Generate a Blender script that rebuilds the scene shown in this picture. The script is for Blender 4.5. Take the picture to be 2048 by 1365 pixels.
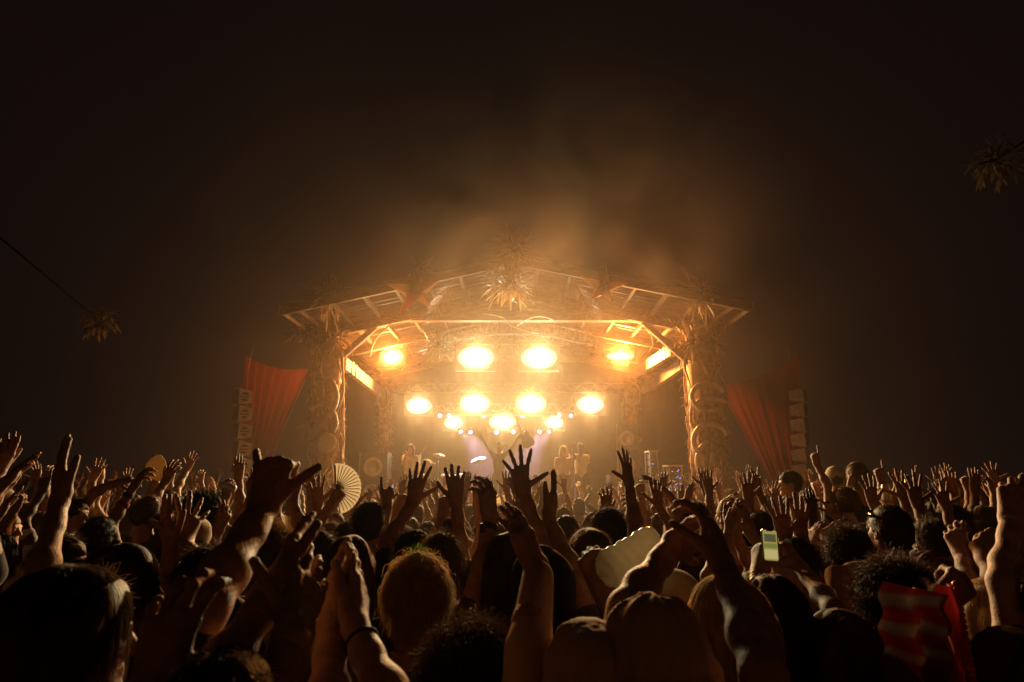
import bpy, math, random
import numpy as np
from mathutils import Vector, Matrix, Euler

# ------------------------------------------------------------------ scene, camera, sky, exposure
for o in list(bpy.data.objects):
    bpy.data.objects.remove(o, do_unlink=True)
SC = bpy.context.scene
COL = SC.collection
SC.render.engine = 'CYCLES'
SC.cycles.use_denoising = True
SC.cycles.max_bounces = 5
SC.cycles.diffuse_bounces = 3
SC.cycles.glossy_bounces = 2
SC.cycles.transmission_bounces = 3
SC.cycles.transparent_max_bounces = 6
SC.cycles.volume_bounces = 2
SC.cycles.sample_clamp_indirect = 4.0
SC.cycles.use_light_tree = True
SC.cycles.caustics_reflective = False
SC.cycles.caustics_refractive = False
SC.cycles.volume_step_rate = 2.0
SC.cycles.volume_max_steps = 64
SC.view_settings.view_transform = 'Standard'
SC.view_settings.look = 'None'
SC.view_settings.gamma = 1.0
SC.view_settings.use_curve_mapping = False
SC.view_settings.exposure = 0.0

FPX, CX, CY, HORIZON, CAMZ = 1195.0, 1024.0, 682.5, 955.0, 2.0
PITCH = math.atan((HORIZON - CY) / FPX)
cam_data = bpy.data.cameras.new('camera')
cam = bpy.data.objects.new('camera', cam_data)
COL.objects.link(cam)
cam.location = (0, 0, CAMZ)
cam.rotation_euler = (math.pi / 2 + PITCH, 0, 0)
cam_data.sensor_width = 36.0
cam_data.lens = FPX * 36.0 / 2048.0
cam_data.clip_start = 0.05
cam_data.clip_end = 500
cam_data.dof.use_dof = True
cam_data.dof.focus_distance = 5.0
cam_data.dof.aperture_fstop = 4.0
SC.camera = cam

world = bpy.data.worlds.new('World')
SC.world = world
world.use_nodes = True
wn = world.node_tree.nodes
wl = world.node_tree.links
bg = wn.get('Background') or wn.new('ShaderNodeBackground')
bg.inputs['Color'].default_value = (1.0, 0.50, 0.40, 1)     # night sky, a trace of warm skyglow
bg.inputs['Strength'].default_value = 0.0066

# the place's own lamps (built with their housings further down)
BLINDER_W = 2600.0
AMBER_W = 5600.0
HAZE_DENSITY = 0.0005
SMOKE_DENSITY = 0.0112
SMOKE_G = 0.5
BLINDER_COL = (1.0, 0.80, 0.42)
AMBER_COL = (1.0, 0.38, 0.08)
LOW_COL = (1.0, 0.84, 0.52)
VIOLET_COL = (0.45, 0.42, 1.0)


def P(px, py, Y):
    """a photo pixel (2048 wide) to the point on its ray at depth Y metres in front of the camera"""
    c, s = math.cos(PITCH), math.sin(PITCH)
    u, v = (px - CX) / FPX, (CY - py) / FPX
    d = Vector((u, c - s * v, s + c * v))
    return Vector((0, 0, CAMZ)) + d * (Y / d.y)


# ------------------------------------------------------------------ materials
def new_mat(name):
    m = bpy.data.materials.new(name)
    m.use_nodes = True
    nt = m.node_tree
    return m, nt, nt.nodes, nt.links, nt.nodes.get('Principled BSDF')


def mat(name, col, rough=0.6, metal=0.0, var=0.25, scale=12.0, bump=0.0, bscale=60.0, spec=0.4, stretch=None, sheen=0.0):
    m, nt, n, l, p = new_mat(name)
    p.inputs['Roughness'].default_value = rough
    p.inputs['Metallic'].default_value = metal
    p.inputs['Specular IOR Level'].default_value = spec
    if sheen:
        p.inputs['Sheen Weight'].default_value = sheen
    tc = n.new('ShaderNodeTexCoord')
    src = tc.outputs['Object']
    if stretch:
        mp = n.new('ShaderNodeMapping')
        mp.inputs['Scale'].default_value = stretch
        l.new(src, mp.inputs['Vector'])
        src = mp.outputs['Vector']
    nz = n.new('ShaderNodeTexNoise')
    nz.inputs['Scale'].default_value = scale
    nz.inputs['Detail'].default_value = 4
    l.new(src, nz.inputs['Vector'])
    oi = n.new('ShaderNodeObjectInfo')
    cr = n.new('ShaderNodeValToRGB')
    a = [max(0, c * (1 - var)) for c in col]
    b = [min(1, c * (1 + var)) for c in col]
    cr.color_ramp.elements[0].color = (*a, 1)
    cr.color_ramp.elements[1].color = (*b, 1)
    cr.color_ramp.elements[0].position = 0.3
    cr.color_ramp.elements[1].position = 0.7
    l.new(nz.outputs['Fac'], cr.inputs['Fac'])
    l.new(cr.outputs['Color'], p.inputs['Base Color'])
    if bump:
        nb = n.new('ShaderNodeTexNoise')
        nb.inputs['Scale'].default_value = bscale
        nb.inputs['Detail'].default_value = 3
        l.new(src, nb.inputs['Vector'])
        bp = n.new('ShaderNodeBump')
        bp.inputs['Strength'].default_value = bump
        bp.inputs['Distance'].default_value = 0.02
        l.new(nb.outputs['Fac'], bp.inputs['Height'])
        l.new(bp.outputs['Normal'], p.inputs['Normal'])
    return m


def emit_mat(name, col, strength, sampled=False):
    m, nt, n, l, p = new_mat(name)
    n.remove(p)
    e = n.new('ShaderNodeEmission')
    e.inputs['Color'].default_value = (*col, 1)
    e.inputs['Strength'].default_value = strength
    l.new(e.outputs[0], n.get('Material Output').inputs['Surface'])
    m.cycles.emission_sampling = 'AUTO' if sampled else 'NONE'
    return m


def fibre_mat(name, col, rough=0.45, trans=0.35, var=0.35):
    """hair, dry grass, thin leaves and thin cloth: some light passes through"""
    m, nt, n, l, p = new_mat(name)
    p.inputs['Roughness'].default_value = rough
    p.inputs['Specular IOR Level'].default_value = 0.5
    tc = n.new('ShaderNodeTexCoord')
    nz = n.new('ShaderNodeTexNoise')
    nz.inputs['Scale'].default_value = 30
    l.new(tc.outputs['Object'], nz.inputs['Vector'])
    cr = n.new('ShaderNodeValToRGB')
    cr.color_ramp.elements[0].color = (*[c * (1 - var) for c in col], 1)
    cr.color_ramp.elements[1].color = (*[min(1, c * (1 + var)) for c in col], 1)
    l.new(nz.outputs['Fac'], cr.inputs['Fac'])
    l.new(cr.outputs['Color'], p.inputs['Base Color'])
    t = n.new('ShaderNodeBsdfTranslucent')
    l.new(cr.outputs['Color'], t.inputs['Color'])
    mx = n.new('ShaderNodeMixShader')
    mx.inputs['Fac'].default_value = trans
    l.new(p.outputs[0], mx.inputs[1])
    l.new(t.outputs[0], mx.inputs[2])
    l.new(mx.outputs[0], n.get('Material Output').inputs['Surface'])
    return m


# ------------------------------------------------------------------ mesh helpers
def tag(o, label=None, cat=None, group=None, kind=None):
    if label: o['label'] = label
    if cat: o['category'] = cat
    if group: o['group'] = group
    if kind: o['kind'] = kind
    return o


def empty(name, loc=(0, 0, 0), label=None, cat=None, group=None, kind=None, rz=0):
    o = bpy.data.objects.new(name, None)
    o.empty_display_size = 0.2
    COL.objects.link(o)
    o.location = loc
    o.rotation_euler = (0, 0, rz)
    return tag(o, label, cat, group, kind)


def link_mesh(name, me, m, parent=None, loc=(0, 0, 0), smooth=True):
    me.materials.append(m) if m is not None else None
    if smooth and len(me.polygons):
        me.polygons.foreach_set('use_smooth', np.ones(len(me.polygons), dtype=bool))
    o = bpy.data.objects.new(name, me)
    COL.objects.link(o)
    o.location = loc
    if parent is not None:
        o.parent = parent
    return o


def np_mesh(name, V, F):
    """V (n,3) float, F (m,4) or (m,3) int"""
    me = bpy.data.meshes.new(name)
    V = np.asarray(V, np.float32)
    F = np.asarray(F, np.int32)
    k = F.shape[1]
    me.vertices.add(len(V))
    me.vertices.foreach_set('co', V.ravel())
    me.loops.add(F.size)
    me.loops.foreach_set('vertex_index', F.ravel())
    me.polygons.add(len(F))
    me.polygons.foreach_set('loop_start', np.arange(0, F.size, k, dtype=np.int32))
    me.update(calc_edges=True)
    me.validate()
    return me


class MB:
    """collects boxes, bars, tubes and sheets into one mesh"""
    def __init__(s):
        s.v, s.f = [], []

    def add(s, V, F):
        k = len(s.v)
        s.v.extend([tuple(p) for p in V])
        s.f.extend([tuple(i + k for i in f) for f in F])
        return s

    def box(s, c, d, rot=None):
        hx, hy, hz = d[0] / 2, d[1] / 2, d[2] / 2
        V = [Vector((x, y, z)) for x in (-hx, hx) for y in (-hy, hy) for z in (-hz, hz)]
        if rot is not None:
            V = [rot @ v for v in V]
        V = [v + Vector(c) for v in V]
        return s.add(V, [(0, 1, 3, 2), (4, 6, 7, 5), (0, 4, 5, 1), (2, 3, 7, 6), (0, 2, 6, 4), (1, 5, 7, 3)])

    def bar(s, a, b, w, h, up=(0, 0, 1)):
        a, b = Vector(a), Vector(b)
        t = (b - a).normalized()
        sd = t.cross(Vector(up))
        if sd.length < 1e-4: sd = t.cross(Vector((0, 1, 0)))
        sd.normalize()
        u = sd.cross(t)
        V = []
        for p in (a, b):
            for x, y in ((-1, -1), (1, -1), (1, 1), (-1, 1)):
                V.append(p + sd * (x * w / 2) + u * (y * h / 2))
        return s.add(V, [(0, 3, 2, 1), (4, 5, 6, 7), (0, 1, 5, 4), (1, 2, 6, 5), (2, 3, 7, 6), (3, 0, 4, 7)])

    def tube(s, pts, r, n=6, cap=True):
        pts = [Vector(p) for p in pts]
        m = len(pts)
        rr = r if hasattr(r, '__len__') else [r] * m
        V, F = [], []
        prev = None
        for i, p in enumerate(pts):
            t = (pts[min(i + 1, m - 1)] - pts[max(i - 1, 0)])
            t = t.normalized() if t.length > 1e-9 else Vector((0, 0, 1))
            if prev is None:
                q = t.cross(Vector((0, 0, 1)))
                if q.length < 0.05: q = t.cross(Vector((1, 0, 0)))
            else:
                q = prev - t * prev.dot(t)
                if q.length < 1e-6: q = t.cross(Vector((1, 0.3, 0)))
            q.normalize(); prev = q
            w = t.cross(q)
            for k in range(n):
                a = 2 * math.pi * k / n
                V.append(p + (q * math.cos(a) + w * math.sin(a)) * rr[i])
        for i in range(m - 1):
            for k in range(n):
                k2 = (k + 1) % n
                F.append((i * n + k, i * n + k2, (i + 1) * n + k2, (i + 1) * n + k))
        if cap:
            F.append(tuple(range(n - 1, -1, -1)))
            F.append(tuple((m - 1) * n + k for k in range(n)))
        return s.add(V, F)

    def lathe(s, prof, n=20, M=None):
        """prof: list of (r,z)"""
        V, F = [], []
        for r, z in prof:
            for k in range(n):
                a = 2 * math.pi * k / n
                V.append(Vector((r * math.cos(a), r * math.sin(a), z)))
        for i in range(len(prof) - 1):
            for k in range(n):
                k2 = (k + 1) % n
                F.append((i * n + k, i * n + k2, (i + 1) * n + k2, (i + 1) * n + k))
        F.append(tuple(range(n - 1, -1, -1)))
        F.append(tuple((len(prof) - 1) * n + k for k in range(n)))
        if M is not None: V = [M @ v for v in V]
        return s.add(V, F)

    def grid(s, fn, nu, nv, thick=None):
        """fn(u,v)->point on a sheet"""
        V = [Vector(fn(i / nu, j / nv)) for i in range(nu + 1) for j in range(nv + 1)]
        w = nv + 1
        F = [(i * w + j, (i + 1) * w + j, (i + 1) * w + j + 1, i * w + j + 1) for i in range(nu) for j in range(nv)]
        s.add(V, F)
        if thick:
            s.add([v + Vector(thick) for v in V], [f[::-1] for f in F])
        return s

    def leaf(s, base, d, length, width, droop=0.3, n=4, up=(0, 0, 1)):
        d = Vector(d).normalized()
        side = d.cross(Vector(up))
        if side.length < 1e-3: side = Vector((1, 0, 0))
        side.normalize()
        V, F = [], []
        p = Vector(base)
        for i in range(n + 1):
            t = i / n
            w = width * (math.sin(math.pi * min(1, 0.12 + 0.88 * t)) ** 0.7 if t < 1 else 0.03)
            nrm = side.cross(d)
            V += [p - side * w / 2, p + nrm * (-w * 0.12), p + side * w / 2]
            d = (d + Vector((0, 0, -droop / n))).normalized()
            p = p + d * (length / n)
        for i in range(n):
            a = i * 3
            F += [(a, a + 1, a + 4, a + 3), (a + 1, a + 2, a + 5, a + 4)]
        return s.add(V, F)

    def build(s, name, m, parent=None, smooth=False, loc=(0, 0, 0)):
        me = bpy.data.meshes.new(name)
        L = Vector(loc)
        me.from_pydata([tuple(Vector(v) - L) for v in s.v], [], s.f)
        me.update()
        me.validate()
        ploc = loc
        if parent is not None:
            ploc = L - Vector((0, 0, 0))
        return link_mesh(name, me, m, parent, ploc, smooth)


R = math.radians
rng = random.Random(11)

# ================================================================== materials
M = {}
M['ground'] = mat('trampled_grass', (0.045, 0.036, 0.022), 0.95, var=0.5, scale=3.0, bump=0.6, bscale=25)
M['steel'] = mat('dull_steel', (0.30, 0.29, 0.28), 0.45, 0.7, var=0.2)
M['black'] = mat('black_paint', (0.022, 0.021, 0.02), 0.55, var=0.3)
M['blackcloth'] = mat('black_cloth', (0.015, 0.013, 0.012), 0.95, var=0.4, scale=4)
M['timber'] = mat('weathered_timber', (0.16, 0.105, 0.06), 0.8, var=0.4, scale=6, bump=0.4, stretch=(1, 1, 6))
M['paleboard'] = mat('pale_board', (0.42, 0.35, 0.25), 0.7, var=0.25, scale=5)
M['sheet'] = mat('corrugated_sheet', (0.30, 0.27, 0.23), 0.45, 0.35, var=0.25, scale=2.5)
M['vine'] = mat('dry_vine', (0.36, 0.23, 0.12), 0.75, var=0.45, scale=9, bump=0.3)
M['hose'] = mat('pale_ribbed_hose', (0.55, 0.49, 0.36), 0.5, var=0.2, scale=8)
M['drape'] = fibre_mat('red_drape_cloth', (0.125, 0.013, 0.009), 0.85, 0.25, var=0.3)
M['starred'] = fibre_mat('red_star_paper', (0.36, 0.055, 0.025), 0.7, 0.5, var=0.15)
M['starcream'] = fibre_mat('cream_star_paper', (0.52, 0.39, 0.21), 0.7, 0.5, var=0.15)
M['paspeaker'] = mat('grey_speaker_box', (0.60, 0.56, 0.50), 0.6, var=0.12, scale=3)
M['leaf'] = fibre_mat('waxy_leaf', (0.05, 0.06, 0.02), 0.35, 0.3, var=0.5)
M['spray'] = fibre_mat('lamplit_leaf', (0.30, 0.19, 0.07), 0.25, 0.45, var=0.4)  # golden tone stands in for stage light on the bough leaves
M['dryleaf'] = fibre_mat('dry_palm_leaf', (0.28, 0.18, 0.075), 0.5, 0.35, var=0.45)
M['bark'] = mat('bark', (0.014, 0.010, 0.008), 0.9, var=0.4, scale=8, bump=0.7, bscale=20)
M['lampcase'] = mat('lamp_case', (0.03, 0.028, 0.026), 0.5, 0.3)
M['chrome'] = mat('chrome', (0.6, 0.58, 0.55), 0.18, 1.0, var=0.05)
M['glow'] = emit_mat('hot_lens', (0.32, 0.80, 0.84), 1.0)
_n, _l = M['glow'].node_tree.nodes, M['glow'].node_tree.links
_tc = _n.new('ShaderNodeTexCoord'); _mp = _n.new('ShaderNodeMapping'); _mp.inputs['Location'].default_value = (-1, 0, -1); _mp.inputs['Scale'].default_value = (2, 0, 2)
_l.new(_tc.outputs['Generated'], _mp.inputs['Vector'])
_ln = _n.new('ShaderNodeVectorMath'); _ln.operation = 'LENGTH'; _l.new(_mp.outputs[0], _ln.inputs[0])
_mr = _n.new('ShaderNodeMapRange'); _mr.interpolation_type = 'SMOOTHSTEP'
for _k, _v in (('From Min', 1.02), ('From Max', .15), ('To Min', .35), ('To Max', 1.3)): _mr.inputs[_k].default_value = _v
_l.new(_ln.outputs['Value'], _mr.inputs['Value'])
_em = [x for x in _n if x.type == 'EMISSION'][0]; _l.new(_mr.outputs[0], _em.inputs['Strength'])
M['glowblue'] = emit_mat('blue_lens', (0.12, 0.55, 1.0), 1.6)
M['led'] = emit_mat('blue_indicator', (0.16, 0.30, 1.0), 3.0)
M['ledpale'] = emit_mat('pale_strip', (0.55, 0.60, 1.0), 0.9)
M['lime'] = emit_mat('lime_lamp', (0.55, 1.0, 0.35), 3.0)
M['drumshell'] = mat('drum_shell', (0.16, 0.13, 0.12), 0.3, var=0.2)
M['drumskin'] = mat('drum_skin', (0.55, 0.50, 0.40), 0.55, var=0.12)
M['brass'] = mat('cymbal_brass', (0.30, 0.20, 0.07), 0.45, 0.8)
M['redplastic'] = mat('red_plastic', (0.45, 0.03, 0.02), 0.4)
M['guitar'] = mat('guitar_lacquer', (0.10, 0.035, 0.015), 0.25)
M['guitarneck'] = mat('guitar_neck', (0.30, 0.19, 0.09), 0.4)
M['tancloth'] = fibre_mat('tan_flag_cloth', (0.42, 0.30, 0.15), 0.8, 0.35, var=0.2)
M['fringe'] = fibre_mat('dark_fringe', (0.06, 0.035, 0.02), 0.8, 0.2)

# ================================================================== ground
def gfn(u, v):
    x, y = -55 + 110 * u, -40 + 105 * v
    return (x, y, 0.03 * math.sin(x * 0.7) * math.cos(y * 0.6))
g = MB().grid(gfn, 60, 60).build('ground', M['ground'], smooth=True)
tag(g, kind='structure')

# ================================================================== stage deck
YF, YB, DECK = 14.5, 21.6, 1.2          # front and back of the deck, its height
XL, XR = -5.6, 5.8
st = empty('stage', (0, YF, 0), 'raised black stage deck with a skirted front below the band', 'stage')
def part(name, mb, m, parent, smooth=False):
    """mesh with world coordinates under a parent that may be moved"""
    o = mb.build(name, m, None, smooth)
    o.parent = parent
    o.matrix_parent_inverse = Matrix.Translation(-parent.location) if parent.parent is None else (parent.parent.matrix_basis @ parent.matrix_parent_inverse @ parent.matrix_basis).inverted()
    return o
for k in range(8):                           # deck platforms with joints
    for j in range(4):
        w = (XR - XL) / 8; d = (YB - YF) / 4
        part('deck_panel', MB().box((XL + w * (k + .5), YF + d * (j + .5), DECK - .06), (w - .012, d - .012, .12)), M['black'], st)
for k in range(12):
    w = (XR - XL) / 12
    part('skirt_panel', MB().grid(lambda u, v, k=k: (XL + w * (k + u), YF + .05 + .03 * math.sin(u * 25), v * (DECK - .13)), 12, 2), M['blackcloth'], st, True)
# back cloth and side masking
bc = MB().grid(lambda u, v: (-6.2 + 12.4 * u, 21.9 + .06 * math.sin(u * 90), 1.0 + 5.2 * v), 120, 3).build('backdrop_curtain', M['blackcloth'], smooth=True)
tag(bc, 'black curtain hanging across the back of the stage', 'curtain')

# ================================================================== roof
EL, AP, ER = P(560, 612, 12.6), P(1030, 511, 12.6), P(1505, 604, 12.6)
RY0, RY1 = 12.6, 21.6
roof = empty('stage_roof', (0, 15, 5), 'wide gabled stage roof of corrugated sheets over timber rafters', 'roof')
NSH = 10
sheet_d = (RY1 - RY0) / NSH
for side, E in (('l', EL), ('r', ER)):
    for j in range(NSH):
        y0 = RY0 + sheet_d * j
        def sf(u, v, E=E, y0=y0, j=j):
            p = AP.lerp(E, u)
            y = y0 + (sheet_d + .03) * v
            return (p.x, y, p.z + .055 * math.sin(2 * math.pi * (y - RY0) / .27) + .004 * (j % 2))
        part('roof_sheet', MB().grid(sf, 2, 30, thick=(0, 0, .006)), M['sheet'], roof)
    dn = Vector((0, 0, -.14))
    for y in (12.68, 14.9, 17.2, 19.5, 21.4):
        h = .15 if y < 13 else .22
        part('rafter', MB().bar((AP.x, y, AP.z - .05 - h / 2), (E.x, y, E.z - .05 - h / 2), .09, h), M['timber'], roof)
    for t in (.1, .24, .38, .52, .66, .80, .94):
        p = AP.lerp(E, t)
        part('purlin', MB().bar((p.x, RY0 + .1, p.z - .09), (p.x, RY1 - .1, p.z - .09), .07, .10), M['timber'], roof)
    # fascia: pale edge board at the eave, in lengths
    for j in range(5):
        y0 = RY0 + j * 1.8
        part('eave_board', MB().bar((E.x * 1.004, y0 + .03, E.z - .06), (E.x * 1.004, y0 + 1.72, E.z - .06), .03, .17), M['paleboard'], roof)
part('ridge_beam', MB().bar((AP.x, RY0 + .05, AP.z - .2), (AP.x, RY1, AP.z - .2), .12, .2), M['timber'], roof)
hz = P(1024, 633, 15).z
part('tie_beam', MB().bar((-4.75, 15.03, hz), (4.85, 15.03, hz), .2, .26), M['timber'], roof)
part('tie_beam', MB().bar((-4.4, 19.6, hz - .25), (4.5, 19.6, hz - .25), .16, .22), M['timber'], roof)
part('king_post', MB().bar((AP.x, 15.03, hz + .1), (AP.x, 15.03, AP.z - .3), .16, .16, up=(0, 1, 0)), M['timber'], roof)
for sx in (-1, 1):
    part('brace', MB().bar((sx * 1.9, 15.03, hz + .1), (AP.x + sx * .3, 15.03, AP.z - .5), .12, .14), M['timber'], roof)
    part('brace', MB().bar((sx * 4.6, 15.03, hz - 1.3), (sx * 3.35, 15.03, hz - .1), .12, .14), M['timber'], roof)
    part('brace', MB().bar((sx * 2.0, 14.97, hz + .1), (sx * 2.9, 14.97, hz + .52), .1, .12), M['timber'], roof)

# ================================================================== trusses carrying the lamps
def truss(name, a, b, arch, label, hgt=.34):
    t = empty(name, a, label, 'truss')
    a, b = Vector(a), Vector(b)
    n = 16
    def pt(u, dz):
        p = a.lerp(b, u)
        return p + Vector((0, 0, arch * (1 - (2 * u - 1) ** 2) + dz))
    for dz in (0, hgt):
        part('chord', MB().tube([pt(i / n, dz) for i in range(n + 1)], .026, 8), M['steel'], t, True)
    for i in range(n):
        u0, u1, u2 = i / n, (i + .5) / n, (i + 1) / n
        part('lacing_bar', MB().tube([pt(u0, 0), pt(u1, hgt)], .016, 6), M['steel'], t, True)
        part('lacing_bar', MB().tube([pt(u1, hgt), pt(u2, 0)], .016, 6), M['steel'], t, True)
    return t
pa, pb = P(870, 692, 16.4), P(1185, 692, 16.4)
truss('arched_truss', pa, pb, P(1024, 668, 16.4).z - pa.z, 'arched lattice truss hanging under the roof above the upper lamps')
hz1 = P(1024, 708, 18).z + .33
truss('lighting_truss', (-4.3, 18.1, hz1), (4.4, 18.1, hz1), 0, 'straight lighting truss carrying the upper row of four lamps', .3)
hz2 = P(1024, 806, 20).z + .36
truss('lighting_truss', (-4.0, 20.1, hz2), (4.1, 20.1, hz2), 0, 'straight rear truss carrying the middle row of four lamps', .3)
hz3 = P(1024, 846, 20.6).z + .42
truss('lighting_truss', (-2.6, 20.7, hz3), (2.6, 20.7, hz3), 0, 'lowest rear truss carrying three lamps and small spotlights', .24)

# ================================================================== lamps
def look_rot(d):
    return Vector(d).to_track_quat('-Z', 'Y').to_matrix().to_4x4()

def blinder(px, py, Y, w, h, nx, ny, watts, label, hang, group, col=None, cone=72, aim=None):
    c = P(px, py, Y); w *= 1.35; h *= 1.45
    t = empty('blinder_lamp', c, label, 'stage lamp', group)
    part('housing', MB().box(c + Vector((0, .10, 0)), (w + .08, .16, h + .08)), M['lampcase'], t)
    yk = MB().tube([c + Vector((-w / 2 - .07, .1, 0)), c + Vector((-w / 2 - .07, .1, h / 2 + hang)), c + Vector((w / 2 + .07, .1, h / 2 + hang)), c + Vector((w / 2 + .07, .1, 0))], .014, 6)
    part('yoke', yk, M['lampcase'], t, True)
    Mx = Matrix.Translation(c) @ Matrix.Rotation(R(90), 4, 'X') @ Matrix.Diagonal((w * .5, h * .5, 1, 1))
    lo_ = MB().lathe([(1.0, -.004), (.96, .03), (.8, .055), (.45, .07), (.01, .075)], 32, Matrix.Rotation(R(90), 4, 'X') @ Matrix.Diagonal((w * .5, h * .5, 1, 1))).build('lens', M['glow'], t, True)
    part('lens_rim', MB().lathe([(1.0, -.02), (1.06, -.015), (1.06, .02), (1.0, .022)], 32, Mx), M['lampcase'], t, True)
    for i in range(1, nx):
        x = (i / nx - .5) * w
        part('guard_bar', MB().bar(c + Vector((x, -.085, -h * .42)), c + Vector((x, -.085, h * .42)), .006, .006, up=(0, 1, 0)), M['lampcase'], t)
    ld = bpy.data.lights.new('lamp_beam', 'SPOT')
    ld.energy = watts
    ld.color = col or BLINDER_COL
    ld.spot_size = R(cone)
    ld.spot_blend = 1.0
    ld.shadow_soft_size = .22
    lo = bpy.data.objects.new('lamp_beam', ld)
    COL.objects.link(lo)
    lo.parent = t
    lo.location = (0, -.12, 0)
    a = aim or Vector((-c.x * .25, -13, -c.z + 1.2))
    lo.rotation_euler = look_rot(a).to_euler()
    return t

top = 'upper row of stage lamps'
blinder(785, 715, 18.0, .52, .36, 3, 2, AMBER_W, 'glaring lamp at the left end of the upper row', .18, top, AMBER_COL, 158)
blinder(952, 716, 18.0, .86, .50, 4, 2, BLINDER_W * 1.35, 'large glaring lamp in the upper row, left of the two big ones', .12, top)
blinder(1078, 716, 18.0, .86, .50, 4, 2, BLINDER_W * 1.35, 'large glaring lamp in the upper row, right of the two big ones', .12, top)
blinder(1240, 713, 18.0, .66, .18, 4, 1, AMBER_W, 'flat bar shaped glaring lamp at the right end of the upper row', .26, top, AMBER_COL, 158)
mid = 'middle row of stage lamps'
blinder(838, 812, 20.0, .66, .40, 3, 2, BLINDER_W * .8, 'glaring lamp at the left end of the middle row', .16, mid)
blinder(950, 808, 20.0, .78, .46, 4, 2, BLINDER_W, 'glaring lamp in the middle row, above the singer on the left', .12, mid)
blinder(1062, 808, 20.0, .78, .46, 4, 2, BLINDER_W, 'glaring lamp in the middle row, above the raised guitar', .12, mid)
blinder(1180, 810, 20.0, .70, .42, 3, 2, BLINDER_W * .8, 'glaring lamp at the right end of the middle row', .16, mid)
low = 'lowest row of stage lamps'
blinder(908, 846, 20.6, .50, .32, 3, 2, BLINDER_W * .3, 'smaller glaring lamp on the left of the lowest row', .2, low, LOW_COL, 120)
blinder(1005, 845, 20.6, .72, .40, 4, 2, BLINDER_W * .35, 'glaring lamp in the middle of the lowest row behind the singer', .16, low, LOW_COL, 120)
blinder(1108, 846, 20.6, .50, .32, 3, 2, BLINDER_W * .3, 'smaller glaring lamp on the right of the lowest row', .2, low, LOW_COL, 120)

def small_spot(px, py, Y, label, watts, aim, col):
    c = P(px, py, Y)
    t = empty('moving_spotlight', c, label, 'spotlight', 'small blue spotlights')
    a = Vector(aim).normalized()
    Mx = Matrix.Translation(c) @ a.to_track_quat('Z', 'Y').to_matrix().to_4x4()
    part('lamp_head', MB().lathe([(.05, -.22), (.085, -.16), (.09, -.005)], 14, Mx), M['lampcase'], t, True)
    part('lens', MB().lathe([(.078, -.004), (.07, .012), (.01, .02)], 14, Mx), M['glowblue'], t, True)
    part('yoke', MB().tube([c + Vector((-.12, .08, 0)), c + Vector((-.12, .08, .2)), c + Vector((.12, .08, .2)), c + Vector((.12, .08, 0))], .012, 6), M['lampcase'], t, True)
    if watts:
        ld = bpy.data.lights.new('lamp_beam', 'SPOT')
        ld.energy = watts; ld.color = col; ld.spot_size = R(34); ld.spot_blend = .6; ld.shadow_soft_size = .08
        lo = bpy.data.objects.new('lamp_beam', ld); COL.objects.link(lo); lo.parent = t
        lo.location = a * .06
        lo.rotation_euler = look_rot(a).to_euler()
for i, (x, y, w, ax) in enumerate([(880, 832, 0, -.2), (1142, 832, 0, .2), (898, 832, 0, .1), (968, 832, 0, 0), (1045, 832, 0, 0), (1118, 832, 0, 0),
                               (922, 864, 5600, .45), (941, 865, 5600, .25), (993, 865, 0, .1), (1027, 864, 0, -.1), (1079, 864, 5600, -.25), (1098, 864, 5600, -.45)]):
    row = 'upper line' if y < 850 else 'lower line'
    nth = ['first', 'fifth', 'second', 'third', 'fourth', 'sixth', 'first', 'second', 'third', 'fourth', 'fifth', 'sixth'][i] if i != 1 else 'last'
    if i == 5: nth = 'fifth'
    small_spot(x, y, 20.45, f'small blue white spotlight, {nth} from the left in the {row} under the lamps', w, (ax, -.8, -.55 if w else -.1), VIOLET_COL)
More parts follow.
